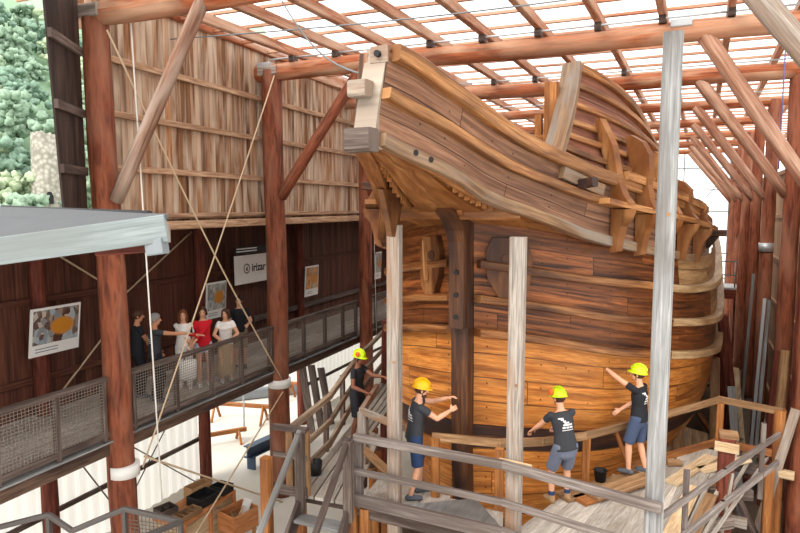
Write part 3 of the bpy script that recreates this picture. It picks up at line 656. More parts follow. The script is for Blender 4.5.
# hawse bolsters on both bows
def on_hull(s, z, sgn, off=.05):
    p = SP(s, sgn * hullb(s, z), z); t = (SP(s + .05, sgn * hullb(s + .05, z), z) - p).normalized()
    nn = t.cross(Z) * sgn; return p + nn * off, t, nn
for sgn in (1, -1):
    m = MB(); p, t, nn = on_hull(.17, 5.95, sgn, .05)
    pts = [(-.2, .52), (.22, .5), (.3, .2), (.26, -.3), (.05, -.58), (-.12, -.4), (-.26, -.1), (-.28, .3)]
    m.extrude([p + t * a * (.8 if sgn < 0 else 1.2) + Z * c * .95 for a, c in pts], nn, .12 if sgn < 0 else .06); hb = m.build('hawse_bolster', 'hull_wale' if sgn < 0 else 'stem', ship)
    m = MB(); m.tube([p + nn * .07 + Z * .2 - t * .05, p + nn * .08 + Z * .2 - t * .05], .075 if sgn < 0 else .05, 16); m.build('hawse_hole', 'stem', hb)
    m = MB(); m.box(p + nn * .08 + Z * .42 + t * (.12 if sgn < 0 else .2), p + nn * .1 - Z * .2 + t * (.04 if sgn < 0 else .1), .06, .05); m.build('hawse_batten', 'wale', hb)
# channel shelf, upper shelf and standing knees on the right side
for sgn in (1, -1):
    m = MB(); path = [SP(s, sgn * (TB(s) + .14), zM(s) - .03) for s in (.48, .8, 1.4, 2.1, 3, 4, 5.0)]
    m.sweep(path, [(-.17, -.04), (.17, -.04), (.17, .04), (-.17, .04)]); m.build('channel_shelf', 'wale', ship)
    m = MB(); path = [SP(s, sgn * (TB(s) + .13), zT(s) + .07) for s in (1.0, 1.5, 2.1, 2.8, 3.5, 4.5)]
    m.sweep(path, [(-.06, -.06), (.06, -.06), (.06, .06), (-.06, .06)]); m.build('upper_channel_rail', 'wale', ship)
    for k, s in enumerate((.95, 1.54, 2.3, 3.05, 4.1)):
        b0 = TB(s); zs = zM(s) - .07; t = (SP(s + .1, TB(s + .1), 0) - SP(s, TB(s), 0)).normalized(); nn = Vector((t.y, -t.x, 0))
        if sgn < 0: t = (SP(s + .1, -TB(s + .1), 0) - SP(s, -TB(s), 0)).normalized(); nn = Vector((-t.y, t.x, 0))
        base = SP(s, sgn * b0, 0); kz = (1, 1, .9, .62, .45)[k]
        def pt(o, z): return base + nn * o + Z * z
        hgt = .62
        lo = [(.02, zs), (.34, zs), (.3, zs - .12), (.2, zs - .25), (.15, zs - .45), (.13, zs - hgt), (.02, zs - hgt - .03)]
        m = MB(); m.extrude([pt(o, z) for o, z in lo], t, .17); m.build('channel_bracket', 'knee', ship)
        if k == 0: upz = [(.0, zs + .08), (.33, zs + .08), (.22, zs + .2), (.13, zs + .4), (.0, zs + .95), (-.22, zs + 1.35), (-.32, zs + 1.35), (-.1, zs + .6)]
        else: upz = [(o, zs + .08 + q * kz) for o, q in ((.0, 0), (.33, 0), (.25, .14), (.2, .37), (.22, .6), (.2, .82), (.08, 1.02), (-.12, 1.14), (-.2, 1.12), (-.1, .62))]
        m = MB(); m.extrude([pt(o, z) for o, z in upz], t, .15); m.build('standing_knee', 'knee', ship)
    # cathead timber
    m = MB(); m.box(SP(-.11, sgn * (TB(-.11) + .06), 7.37), SP(.62, sgn * (TB(.62) + .06), 7.13), .1, .17); ct = m.build('cathead_plank', 'wale_grey', ship)
    m = MB(); m.box(SP(.2, sgn * (TB(.2) + .0), 7.2), SP(.05, sgn * (TB(.2) + .3), 7.24), .13, .13); m.build('cathead', 'stem', ct)
    m = MB(); p = SP(8.5, sgn * 3.05, 6.25); m.box(p, p + PR * sgn * .55, .25, .16); m.build('aft_channel', 'stem', ship)
    m = MB(); m.extrude([p + PR * sgn * .1 - Z * .08, p + PR * sgn * .4 - Z * .08, p + PR * sgn * .1 - Z * .5], AX, .12); m.build('aft_channel_bracket', 'stem', ship)
# inboard timbers seen over the rail
for (s, b_, z0, z1, w) in ((.75, 1.05, 6.9, 8.75, .2), (1.2, .75, 6.9, 8.35, .12), (-1.2, .2, 7.4, 8.3, .28)):
    m = MB(); m.box(SP(s, b_, z0), SP(s, b_, z1), w, w * .8, (0, 1, 0)); m.build('bulkhead_stanchion', 'orange', ship)
m = MB(); m.box(SP(1.1, .4, 7.95), SP(.9, 1.2, 7.95), .1, .12); m.build('bulkhead_rail', 'orange', ship)

# ================================================================ WORK PLATFORM ROUND THE BOW
FZ = 2.6
def plank_deck(name, label, quad, n, z, mat='deck', th=.05, cat='deck', joists=True):
    """quad: near-left, near-right, far-right, far-left; planks run near to far"""
    a, b_, c, d = [Vector((p[0], p[1], 0)) for p in quad]
    e = empty(name, ((a + c) / 2) + Vector((0, 0, z - .2)), label, cat)
    m = MB()
    for i in range(n):
        p, q = a.lerp(b_, (i + .5) / n), d.lerp(c, (i + .5) / n); w = (b_ - a).length / n; w2 = (c - d).length / n
        sd_ = (b_ - a).normalized(); zz = Vector((0, 0, z - th / 2 + random.uniform(-.004, .004))); g = .013
        m.rings([[p + zz - sd_*(w/2-g) - Z*th/2, p + zz + sd_*(w/2-g) - Z*th/2, p + zz + sd_*(w/2-g) + Z*th/2, p + zz - sd_*(w/2-g) + Z*th/2],
                 [q + zz - sd_*(w2/2-g) - Z*th/2, q + zz + sd_*(w2/2-g) - Z*th/2, q + zz + sd_*(w2/2-g) + Z*th/2, q + zz - sd_*(w2/2-g) + Z*th/2]],
                [random.uniform(0, 5), (q - p).length + 5], [0, w, w + th, 2*w + th, 2*w + 2*th][:5] if w < .4 else [0, .4, .45, .85, .9], v0=float(i))
    m.build('planking', mat, e)
    if joists:
        for t in (.08, .36, .64, .92):
            m = MB(); m.box(a.lerp(d, t) + Z * (z - th - .09), b_.lerp(c, t) + Z * (z - th - .09), .1, .17); m.build('joist', 'rail_dark', e)
        for p in (a.lerp(c, .06), b_.lerp(d, .06), c.lerp(a, .06), d.lerp(b_, .06)):
            m = MB(); m.box(p, p + Z * (z - th), .14, .14, (0, 1, 0)); m.build('leg', 'orange', e)
    return e
plank_deck('work_deck', 'grey plank walkway leading back along the left side of the hull', [(-4.95, 7.7), (-3.95, 7.75), (-4.75, 10.4), (-5.5, 10.6)], 6, FZ)
plank_deck('work_deck', 'far end of the grey plank walkway beyond the worker in lime helmet', [(-5.5, 10.6), (-4.95, 10.4), (-5.85, 15.5), (-6.7, 15.5)], 5, FZ)
plank_deck('work_deck', 'small grey boarded deck in front of the stem where yellow helmet worker stands', [(-3.93, 7.76), (-1.75, 7.72), (-1.9, 8.3), (-4.0, 8.75)], 5, FZ)
plank_deck('work_deck', 'pale plank deck under the right bow behind the bleached post', [(-1.72, 7.7), (.1, 7.3), (1.05, 12.2), (-1.0, 9.35)], 8, FZ - .005)
plank_deck('work_deck', 'narrow pale deck running back on the right past the red post', [(.13, 7.35), (.6, 8.25), (1.95, 12.0), (1.08, 12.2)], 4, FZ - .01)
beam('toe_board', 'orange toe board on edge along the right deck by the plywood', 'board', (-.3, 10.55, FZ + .06), (1.06, 12.25, FZ + .06), .04, .13, 'orange')
beam('toe_board', 'short orange toe board closing the end of right deck', 'board', (1.1, 12.27, FZ + .06), (1.92, 12.07, FZ + .06), .04, .13, 'orange')
m = MB(); m.extrude([(-3.35, 7.85, FZ + .03), (-1.78, 7.8, FZ + .02), (-2.35, 8.5, FZ + .03)], Z, .03); tag(m.build('cover_panel', 'bleached'), 'triangular grey panel lying on the deck before the stem', 'panel')

# tall standing timbers
for x, y, zt, w, mat, l in ((-3.37, 7.86, 6.65, .19, 'grey', 'tall grey timber post under the left of the beak'), (-1.65, 7.82, 6.52, .2, 'grey', 'tall weathered timber post right of the stem with an orange block'), (.05, 7.33, 8.72, .2, 'bleached', 'tallest bleached timber post in front of the right bow')):
    e = empty('upright_post', (x, y, 0), l, 'post'); m = MB(); m.box((x, y, 0), (x, y, zt), w, w * .8, (0, 1, 0)); m.build('shaft', mat, e)
    m = MB(); m.tube([(x + .02, y - w * .4, zt - 1.9), (x + .02, y - w * .4 - .006, zt - 1.9)], .022, 10); m.build('knot', 'newwood', e)
beam('nailed_block', 'short pale wood block nailed across the middle upright post', 'block', (-1.82, 7.68, 3.6), (-1.4, 7.66, 3.58), .07, .11, 'pale')
# railings
def railing(name, label, path, rails, posts, mat, pmat=None, pw=.1, group=None, z0=FZ, up=None):
    """path pts (x,y,ztop); rails: list of (dz below top, w, h)"""
    pmat = pmat or mat
    e = empty(name, (path[0][0], path[0][1], z0), label, 'railing', group)
    for dz, w, h in rails:
        for i in range(len(path) - 1):
            p, q = Vector(path[i]) - Z * dz, Vector(path[i+1]) - Z * dz; d = (q - p).normalized() * .03
            m = MB(); m.box(p - d, q + d, w, h); m.build('rail', mat, e)
    for x, y, zt in posts:
        m = MB(); m.box((x, y, z0), (x, y, zt), pw, pw * .8, (0, 1, 0)); m.build('railing_post', pmat, e)
    return e
railing('platform_railing', 'dark three rail barrier across the front of the platform', [(-3.9, 7.7, 3.62), (-1.75, 7.62, 3.6), (.1, 7.15, 3.6)], [(0, .09, .11), (.5, .06, .09), (.93, .06, .18)], [(-3.9, 7.78, 3.6)], 'greyrail', pw=.12)
railing('hull_railing', 'brown timber rail bending round the bow behind the workers', [(-2.98, 8.45, 3.5), (-2.0, 8.45, 3.55), (-1.48, 8.92, 3.48), (-.95, 9.62, 3.4), (-.17, 10.62, 3.41), (1.12, 12.45, 3.4), (2.03, 12.1, 3.4)], [(0, .06, .12)], [(-2.95, 8.42, 3.5), (-1.98, 8.38, 3.5), (-.93, 9.68, 3.36), (1.12, 12.38, 3.36)], 'newwood', 'orange', pw=.12)
beam('slanting_strut', 'thin orange strut slanting under the rail beside the rightmost worker', 'strut', (-.55, 10.2, 3.36), (-.28, 10.35, FZ), .06, .06, 'orange')
railing('walkway_railing', 'long bent timber railing on the left edge of the walkway', [(-5.0, 7.75, 3.6), (-5.22, 9.3, 3.6), (-5.6, 10.6, 3.62), (-6.0, 12.0, 3.64), (-6.75, 15.4, 3.65)], [(0, .08, .1), (.45, .06, .1), (.84, .05, .14)], [(-5.05, 7.8, 3.6), (-5.3, 9.3, 3.6), (-5.66, 10.6, 3.6), (-6.06, 12.0, 3.6), (-6.8, 15.4, 3.6)], 'greybrown', 'rail_dark', pw=.09)
railing('walkway_railing', 'short grey railing between the walkway and worker in yellow helmet', [(-4.85, 10.45, 3.5), (-4.5, 9.1, 3.5), (-3.62, 8.72, 3.46)], [(0, .08, .11)], [(-4.48, 9.1, 3.48)], 'grey', pw=.16)
railing('newel_rail', 'grey capped end rail at the head of the stairs', [(-5.22, 7.62, 3.62), (-4.72, 7.66, 3.62)], [(0, .12, .07), (.42, .05, .08), (.95, .08, .16)], [(-4.74, 7.7, 3.6), (-4.98, 7.66, 3.58)], 'rail_dark', 'newwood', pw=.12)
beam('stair_side_post', 'orange brown post left of the stair head standing on the ground', 'post', (-5.27, 7.45, 0), (-5.27, 7.45, 3.2), .15, .15, 'orange', (0, 1, 0))
railing('deck_railing', 'dark slanted railing on the right side of the deck beside the red post', [(.14, 7.35, 3.42), (.9, 8.95, 3.42), (1.78, 10.75, 3.42)], [(0, .05, .08), (.45, .05, .1)], [(.4, 7.98, 3.75), (1.5, 10.2, 3.75)], 'greyrail', pw=.07)
# plank diagonal on the deck
beam('loose_plank', 'orange brown plank sloping down behind the left upright post', 'plank', (-4.35, 8.85, 2.95), (-3.55, 8.5, 2.66), .16, .05, 'newwood')
# stairs
e = empty('staircase', (-4.4, 6.4, 0), 'grey timber stairs coming up to the platform in the foreground', 'stairs')
for x in (-4.78, -3.98):
    m = MB(); m.box((x, 7.6, 2.5), (x, 5.3, 0.1), .06, .24); m.build('stringer', 'rail_dark', e)
    m = MB(); m.box((x, 7.62, 3.62), (x, 5.5, 1.5), .08, .07); m.build('handrail', 'bleached' if x < -4.5 else 'rail_dark', e)
    m = MB(); m.box((x, 7.6, 2.4), (x, 7.6, 3.6), .13, .12, (0, 1, 0)); m.build('newel_post', 'rail_dark', e)
    m = MB(); m.box((x, 5.6, .2), (x, 5.6, 1.6), .1, .1, (0, 1, 0)); m.build('newel_post', 'rail_dark', e)
for i in range(9):
    y = 7.48 - i * .24; zz = 2.35 - i * .25
    m = MB(); m.box((-4.75, y, zz), (-4.0, y, zz), .25, .045); m.build('tread', 'bleached', e)
# right-hand posts and braces
e = empty('deck_post', (1.05, 10.35, 0), 'orange red post with a pale cap on the right deck', 'post')
m = MB(); m.box((1.05, 10.35, 0), (1.05, 10.35, 3.42), .22, .2, (0, 1, 0)); m.build('shaft', 'redprop', e)
m = MB(); m.box((.88, 10.25, 3.3), (1.2, 10.2, 3.3), .06, .14); m.build('cap_board', 'pale', e)
m = MB(); m.blk((1.07, 10.38, 3.45), .26, .26, .07); m.build('cap_block', 'newwood', e)
beam('deck_post', 'orange brown post at the right corner rising to rail level', 'post', (2.02, 12.15, 0), (2.02, 12.15, 3.42), .18, .18, 'orange', (0, 1, 0))
beam('leaning_plank', 'grey plank leaning on the orange red post', 'plank', (1.12, 10.12, 2.95), (.8, 9.3, 1.2), .17, .04, 'grey', (1, 0, 0))
beam('leaning_plank', 'long grey plank leaning at the right corner post', 'plank', (2.22, 12.0, 3.5), (1.62, 11.9, .7), .15, .045, 'grey', (0, 1, 0))
beam('cross_brace', 'dark grey brace crossing below the right railing', 'brace', (1.12, 10.5, 2.7), (1.95, 12.3, .7), .18, .05, 'rail_dark', (1, 0, 0))
beam('short_bearer', 'short pale bearer end poking out beside the right corner post', 'bearer', (1.9, 12.02, 2.35), (2.25, 11.95, 2.35), .12, .14, 'pale')
beam('short_bearer', 'short grey bearer end beside the orange red post below deck', 'bearer', (1.05, 10.2, 2.2), (1.35, 10.15, 2.2), .12, .14, 'grey')
# board piles on the deck
for i, (a, b_, w, l, mat) in enumerate((((-1.2, 9.05), (-.15, 10.35), .3, 'long brown board under the feet of the helmeted workers', 'newwood'), ((-.95, 9.02), (.1, 10.4), .28, 'pale brown board beside the bucket in front of the bow', 'orange'), ((-.8, 9.15), (.05, 10.25), .3, 'top brown board on which the rightmost worker stands', 'newwood'))):
    z0 = FZ + .03 + (.055 if i == 2 else 0)
    beam('loose_board', l, 'board', (a[0], a[1], z0), (b_[0], b_[1], z0), w, .05, mat)
for i, (a, b_, w, l, mat) in enumerate((((.25, 8.4), (.62, 10.2), .2, 'pale plank on the deck left of red post, nearest the hull', 'pale'), ((.5, 8.5), (.85, 10.0), .16, 'reddish plank lying left of the red post', 'newwood'), ((.3, 10.2), (.95, 11.6), .22, 'yellowish plank lying beyond the red post', 'pale'), ((.75, 10.9), (1.5, 11.7), .2, 'pale plank lying crosswise right of the red post', 'pale'))):
    beam('loose_plank', l, 'plank', (a[0], a[1], FZ + .025), (b_[0], b_[1], FZ + .025), w, .04, mat)
m = MB(); m.blk((.35, 11.0, FZ + .05), .22, .12, .09, .3); tag(m.build('wood_block', 'newwood'), 'small wood block on the deck near the orange toe board', 'block')
def lathe(prof, n=18, c=(0, 0, 0)):
    m = MB(); c = Vector(c); m.rings([[c + Vector((r * math.cos(2*math.pi*j/n), r * math.sin(2*math.pi*j/n), z)) for j in range(n)] for r, z in prof], [p[1] for p in prof], [j / n * .9 for j in range(n + 1)], True); return m
e = empty('bucket', (-.72, 9.78, FZ + .06), 'black bucket on the boards by the rightmost worker', 'bucket')
lathe([(.08, 0), (.1, .18), (.104, .18), (.094, .175), (.07, .02)], c=(-.72, 9.78, FZ + .06)).build('body', 'black', e)
m = MB(); m.tube([Vector((-.72, 9.78, FZ + .21)) + Vector((.104 * math.cos(a), .02, .06 * math.sin(a) - .0)) for a in [math.pi * i / 10 for i in range(11)]], .006, 6); m.build('handle', 'iron', e)
lathe([(.1, 0), (.12, .22), (.11, .22), (.09, .02)], c=(-5.0, 8.4, FZ)).build('bucket', 'black')
o = bpy.data.objects['bucket.001']; tag(o, 'black bucket at the left end of the walkway', 'bucket')

# ================================================================ SHORES, TIMBER AND CLUTTER ON THE RIGHT
sh_ = [((1.35, 15.2, 0), (1.2, 15.0, 3.6), .2, 'newwood', 'brown upright shore under the right side of the hull'), ((2.05, 17.2, 0), (1.45, 16.6, 4.3), .24, 'redprop', 'dark red shore leaning on the hull behind the bent rail'),
       ((2.4, 16.0, 0), (2.62, 16.3, 3.6), .2, 'redprop', 'reddish round prop standing beside the right log posts'), ((.62, 13.4, 0), (.42, 13.2, 3.5), .26, 'newwood', 'broad brown shore behind the bleached upright post'),
       ((2.0, 19.5, 0), (1.5, 18.8, 4.0), .2, 'redprop', 'dark red shore against the hull, second from the bow'), ((2.1, 22.5, 0), (1.6, 22, 4.0), .2, 'redprop', 'dark red shore against the hull, third from the bow'), ((1.6, 14.5, 0), (1.25, 14.3, 2.6), .1, 'newwood', 'thin brown stake between the shores')]
for p, q, r, mat, l in sh_: beam('hull_shore', l, 'shore', p, q, r, r * .7, mat, (0, 1, 0))
beam('leaning_plank', 'white painted plank leaning between hull shore and rail corner', 'plank', (1.55, 15.0, 3.0), (1.85, 14.6, .0), .16, .05, 'bleached', (0, 1, 0))
m = MB(); m.extrude([(.15, 15.2, .35), (1.35, 15.7, .05), (1.25, 16.6, 1.35), (.35, 16.0, 1.7)], (0.2, -.6, .8), .03); tag(m.build('plywood_sheet', 'pale'), 'pale plywood sheet leaning under the hull beyond the deck', 'sheet')
m = MB(); m.box((.7, 15.3, .95), (.75, 15.8, 1.6), .05, .05); tag(m.build('batten_strip', 'bleached'), 'pale batten lying on the leaning plywood sheet', 'batten')
m = MB(); m.extrude([(1.6, 20.5, .02), (2.5, 20, .02), (2.4, 21.5, 1.9), (1.6, 22, 1.9)], (0.1, -.6, .8), .03); tag(m.build('plywood_sheet', 'pale'), 'pale sheet farther back among the red shores', 'sheet')
m = MB(); m.box((1.0, 14.6, 1.2), (1.6, 14.9, .8), .05, .07); tag(m.build('iron_bar', 'iron'), 'dark bar lying in front of the plywood sheet', 'bar')
for i, (x, y, z1, mat, l) in enumerate(((2.55, 17.6, 4.6, 'bleached', 'whitish plank leaning on the right posts, nearest'), (2.7, 19.4, 4.4, 'steel', 'pale metal bar leaning on the right posts'), (2.75, 22.2, 4.8, 'bleached', 'whitish plank leaning on the right posts, farthest'), (2.5, 14.9, 3.2, 'grey', 'grey plank leaning at the right edge post'), (2.55, 13.2, 2.2, 'blue', 'blue grey bar leaning at the lower right edge'))):
    beam('leaning_bar', l, 'plank', (x - .25, y - .8, 0), (x, y, z1), .08, .05, mat, (0, 1, 0))
random.seed(11)
NB = ['pale', 'newwood', 'grey', 'redprop', 'orange', 'deck']
for i in range(26):
    x, y = random.uniform(.9, 2.3), random.uniform(9.2, 11.6); a = random.uniform(-.5, .5) + (1.2 if random.random() < .6 else 0); L = random.uniform(.5, 1.3)
    lay = .06 + (i // 5) * .1
    beam('scrap_timber', 'offcut timber in the untidy heap below the right deck', 'timber', (x - L/2*math.cos(a), y - L/2*math.sin(a), lay), (x + L/2*math.cos(a), y + L/2*math.sin(a), lay + random.uniform(-.02, .03)), random.uniform(.08, .2), random.uniform(.05, .09), NB[i % 6], group='scrap heap below the right deck')
for i in range(16):
    x, y = random.uniform(1.3, 2.7), random.uniform(16.5, 25); a = random.uniform(.9, 2.2); L = random.uniform(.8, 2)
    beam('stacked_timber', 'short timber in the stacks on the ground along the hull', 'timber', (x - L/2*math.cos(a), y - L/2*math.sin(a), .1 + .13 * (i % 4)), (x + L/2*math.cos(a), y + L/2*math.sin(a), .1 + .13 * (i % 4)), .16, .12, NB[i % 6], group='timber stacks along the hull')
for i in range(12):
    beam('stacked_beam', 'brown beam in the neat stack at the far end of the right aisle', 'timber', (1.5 + .0 * i, 28.5 + .25 * (i % 3), .1 + .22 * (i // 3)), (2.9, 28.5 + .25 * (i % 3), .1 + .22 * (i // 3)), .2, .18, NB[(i * 5) % 4], group='far timber stack')
beam('round_prop', 'brown round stake beside the right log posts near the rail corner', 'stake', (2.35, 14.6, 0), (2.5, 14.9, 3.9), .16, .16, 'newwood', (0, 1, 0))
# far gallery
e = empty('end_gallery', (1.2, 31.5, 0), 'steel walkway crossing the far end of the shed', 'walkway')
m = MB(); m.box((-3, 31.5, 3.3), (3.3, 31.5, 3.3), 1.6, .1); m.build('decking', 'steel', e)
m = MB(); m.box((-3, 30.7, 3.05), (3.3, 30.7, 3.05), .12, .4); m.build('edge_beam', 'redprop', e)
for z in (3.9, 4.5):
    m = MB(); m.tube([(-3, 30.75, z), (3.3, 30.75, z)], .03, 6); m.build('handrail', 'steel_grey', e)
for x in (-2.8, -.5, 1.9, 3.1):
    m = MB(); m.tube([(x, 30.75, 3.3), (x, 30.75, 4.5)], .03, 6); m.build('railing_post', 'steel_grey', e)
for x in (-2.8, 3.25):
    m = MB(); m.box((x, 31.5, 0), (x, 31.5, 3.25), .2, .2, (0, 1, 0)); m.build('support', 'redprop', e)

# ================================================================ LEFT FOREGROUND AND YARD
e = empty('shed_roof', (-5, 4, 6.3), 'flat roof corner with whitish grey fascia board in the left foreground', 'roof')
m = MB(); m.extrude([(-3.29, 3.52, 6.83), (-4.41, 3.03, 6.655), (-6.2, 2.3, 6.4), (-9.4, 4.6, 6.75), (-7.85, 5.43, 6.89)], (0.12, -.06, 1), .035); m.build('roofing', plain('dark roofing felt', '55585c', .8, 0, .15, 4), e)
m = MB(); m.box((-3.3, 3.51, 6.745), (-6.2, 2.25, 6.31), .05, .2); m.build('fascia', 'fascia', e)
m = MB(); m.box((-3.4, 3.62, 6.7), (-7.8, 5.5, 6.78), .05, .14); m.build('end_fascia', 'grey', e)
m = MB(); m.box((-3.31, 3.5, 6.62), (-3.45, 3.48, 6.6), .08, .12); m.build('bracket', 'steel_grey', e)
m = MB(); m.box((-3.62, 3.66, 6.6), (-4.1, 3.62, 6.56), .1, .1); m.build('joist', 'redprop', e)
m = MB(); m.tube([(-3.6, 3.66, 6.85), (-5.5, 4.47, 6.87), (-7.7, 5.36, 6.9)], .02, 8); m.build('edge_roll', 'black', e)
for x, y, h in ((-7.3, 4.7, 6.7), (-6.3, 2.9, 6.4)):
    m = MB(); m.box((x - 2.0, y - .5, 0), (x - 2.0, y - .5, h - .08), .14, .14, (0, 1, 0)); m.build('support_post', 'rail_dark', e)
# landing railing at the lower left
e = empty('landing_railing', (-6, 5.3, 0), 'dark steel landing railing with mesh at the bottom left corner', 'railing')
for a, b_ in (((-6.28, 5.75, 3.0), (-5.55, 5.96, 2.87)), ((-5.55, 5.96, 2.87), (-5.62, 5.3, 2.95)), ((-6.28, 5.75, 3.0), (-6.75, 5.35, 2.8)), ((-6.75, 5.35, 2.8), (-7.1, 5.3, 2.97)), ((-7.1, 5.3, 2.97), (-7.6, 5.0, 2.85))):
    m = MB(); m.box(a, b_, .06, .06); m.build('rail', 'steel_dark', e)
for x, y, z1 in ((-6.28, 5.75, 3.0), (-5.55, 5.96, 2.87), (-7.1, 5.3, 2.97)):
    m = MB(); m.box((x, y, 0), (x, y, z1), .06, .06, (0, 1, 0)); m.build('railing_post', 'steel_dark', e)
m = MB()
for k in range(14): m.box((-6.26 + .05 * k, 5.76 + .0145 * k, 1.9), (-6.26 + .05 * k, 5.76 + .0145 * k, 2.95), .008, .008, (0, 1, 0), 0)
for k in range(18): m.box((-6.26, 5.77, 2.0 + .05 * k), (-5.58, 5.96, 1.95 + .05 * k), .008, .008, ch=0)
m.build('wire_mesh', 'rod', e)
# workbench with crates
e = empty('workbench', (-8.5, 9.6, 0), 'low plywood cabinet with orange framing under the gallery', 'cabinet')
m = MB(); m.box((-8.52, 8.85, .42), (-8.52, 10.35, .42), .68, .82); m.build('carcass', 'pale', e)
m = MB(); m.box((-8.52, 8.8, .86), (-8.52, 10.4, .86), .76, .07); m.build('top', 'box_orange', e)
for y in (8.85, 9.6, 10.35):
    m = MB(); m.box((-8.16, y, 0), (-8.16, y, .83), .06, .08, (0, 1, 0)); m.build('frame_post', 'box_orange', e)
def tray(name, label, c, sx, sy, h, rz, mat, n=0):
    e = empty(name, c, label, 'crate'); c = Vector(c); ax = Vector((math.cos(rz), math.sin(rz), 0)); ay = Vector((-ax.y, ax.x, 0))
    m = MB(); m.box(c - ax * sx/2 + Z * .01, c + ax * sx/2 + Z * .01, sy, .02); m.build('base', mat, e)
    for sg_ in (1, -1):
        m = MB(); m.box(c + ay * sg_ * sy/2 - ax * sx/2 + Z * h/2, c + ay * sg_ * sy/2 + ax * sx/2 + Z * h/2, .02, h); m.build('side', mat, e)
        m = MB(); m.box(c + ax * sg_ * sx/2 - ay * sy/2 + Z * h/2, c + ax * sg_ * sx/2 + ay * sy/2 + Z * h/2, .02, h); m.build('end', mat, e)
    for k in range(n):
        m = MB(); p = c + ax * (-sx/2 + sx * (k + 1) / (n + 1)) + Z * h * .4; m.box(p - ay * sy/2, p + ay * sy/2, .015, h * .7); m.build('divider', mat, e)
    return e
tray('crate', 'brown wooden crate at the near end of the cabinet', (-8.72, 8.98, .9), .34, .3, .16, 1.3, 'rail_dark', 1)
tray('crate', 'shallow divided wooden tray on the cabinet front', (-8.3, 9.1, .9), .5, .26, .1, 1.45, 'newwood', 3)
tray('crate', 'dark plastic crate in the middle of the cabinet', (-8.4, 9.68, .9), .5, .4, .18, 1.5, 'black', 0)
tray('crate', 'brown box at the back of the cabinet by the white wall', (-8.72, 9.9, .9), .5, .25, .24, 1.4, 'cardboard', 0)
tray('crate', 'dark crate with tools at the far end of the cabinet', (-8.35, 10.2, .9), .32, .35, .16, 1.5, 'black', 1)
e = tray('offcut_box', 'orange plywood box with offcuts on the floor', (-7.75, 9.95, .35), .62, .5, .42, 1.35, 'box_orange', 0)
for k, (dx, dy) in enumerate(((-.2, -.25), (.2, -.25), (.2, .25), (-.2, .25))):
    m = MB(); m.box((-7.75 + dx, 9.95 + dy, 0), (-7.75 + dx, 9.95 + dy, .37), .06, .06, (0, 1, 0)); m.build('leg', 'box_orange', e)
m = MB(); m.tube([(-7.8, 10.0, .5), (-7.78, 10.02, .53)], .2, 20); o = m.build('wood_disc', 'newwood', None); tag(o, 'round brown wooden disc in the orange box', 'disc'); 
m = MB(); m.box((-7.75, 9.75, .4), (-7.6, 9.95, .85), .04, .04); tag(m.build('offcut', 'pale'), 'pale stick standing in the orange box', 'stick')
m = MB(); m.extrude([(-7.85, 10.1, .5), (-7.65, 10.1, .5), (-7.6, 10.22, .85), (-7.8, 10.24, .85)], (0, -1, .3), .02); tag(m.build('paper_sheet', 'white'), 'crumpled white sheet at the back of the orange box', 'paper')
# yard outside the gap
e = empty('steel_beam', (-9.7, 13.8, 0), 'dark blue steel beam on short legs outside the gap', 'beam')
m = MB(); sec = [(-.12, -.16), (.12, -.16), (.12, -.13), (.015, -.13), (.015, .13), (.12, .13), (.12, .16), (-.12, .16), (-.12, .13), (-.015, .13), (-.015, -.13), (-.12, -.13)]
m.sweep([(-9.75, 12.95, .5), (-9.45, 15.0, .5)], sec); m.build('girder', 'blue', e)
for y in (13.1, 14.8):
    m = MB(); m.box((-9.75 + .146 * (y - 12.95), y, 0), (-9.75 + .146 * (y - 12.95), y, .36), .25, .06, (0, 1, 0)); m.build('leg', 'blue', e)
def trestle(c, L, rz, label, h=.6):
    e = empty('timber_trestle', c, label, 'trestle'); c = Vector(c); ax = Vector((math.cos(rz), math.sin(rz), 0)); ay = Vector((-ax.y, ax.x, 0))
    m = MB(); m.box(c - ax * L/2 + Z * h, c + ax * L/2 + Z * h, .12, .12); m.build('top_beam', 'orange', e)
    for s in (-1, 1):
        for t in (-1, 1):
            m = MB(); m.box(c + ax * s * L * .38 + ay * t * .3, c + ax * s * L * .38 + ay * t * .03 + Z * h, .08, .06, tuple(ax)); m.build('leg', 'orange', e)
trestle((-11.7, 14.0, 0), 1.9, .9, 'orange timber trestle outside the gap, nearest the shed', .35); trestle((-12.3, 16.0, 0), 2.2, .2, 'orange timber trestle outside the gap, middle one', .55); trestle((-13, 18.5, 0), 2.6, .1, 'orange timber trestle outside the gap, farthest', .6)
beam('stacked_steel', 'grey steel section lying in the yard beyond the trestles', 'beam', (-14.5, 17.0, .2), (-12.0, 19.5, .2), .3, .35, 'steel_grey')
m = MB(); m.tube([(-11.6, 15.3, 0), (-11.6, 15.3, 2.6)], .025, 8); tag(m.build('steel_pole', 'steel'), 'thin steel pole standing in the yard gap', 'pole')
for i, (x, y, z1, l) in enumerate(((-9.9, 15.9, 2.3, 'dark plank leaning by the white wall, left one'), (-9.85, 16.4, 2.0, 'dark plank leaning by the white wall, middle one'), (-9.8, 16.9, 1.8, 'dark plank leaning by the white wall, right one'))):
    beam('leaning_slab', l, 'plank', (x + .35, y, 0), (x, y, z1), .25, .04, 'rail_dark', (0, 1, 0))
beam('door_jamb', 'blue grey steel door jamb behind the central red post', 'jamb', (-10.3, 15.5, 0), (-10.3, 15.5, 2.85), .14, .14, 'blue', (0, 1, 0))
beam('hull_prop', 'dark red prop leaning on the left bow beside worker in lime helmet', 'prop', (-5.45, 12.6, 0), (-5.15, 12.0, 4.4), .18, .16, 'redprop', (0, 1, 0))
beam('hull_prop', 'dark red prop leaning on the left bow farther back', 'prop', (-6.3, 14.0, 0), (-5.95, 13.4, 4.2), .2, .16, 'redprop', (0, 1, 0))

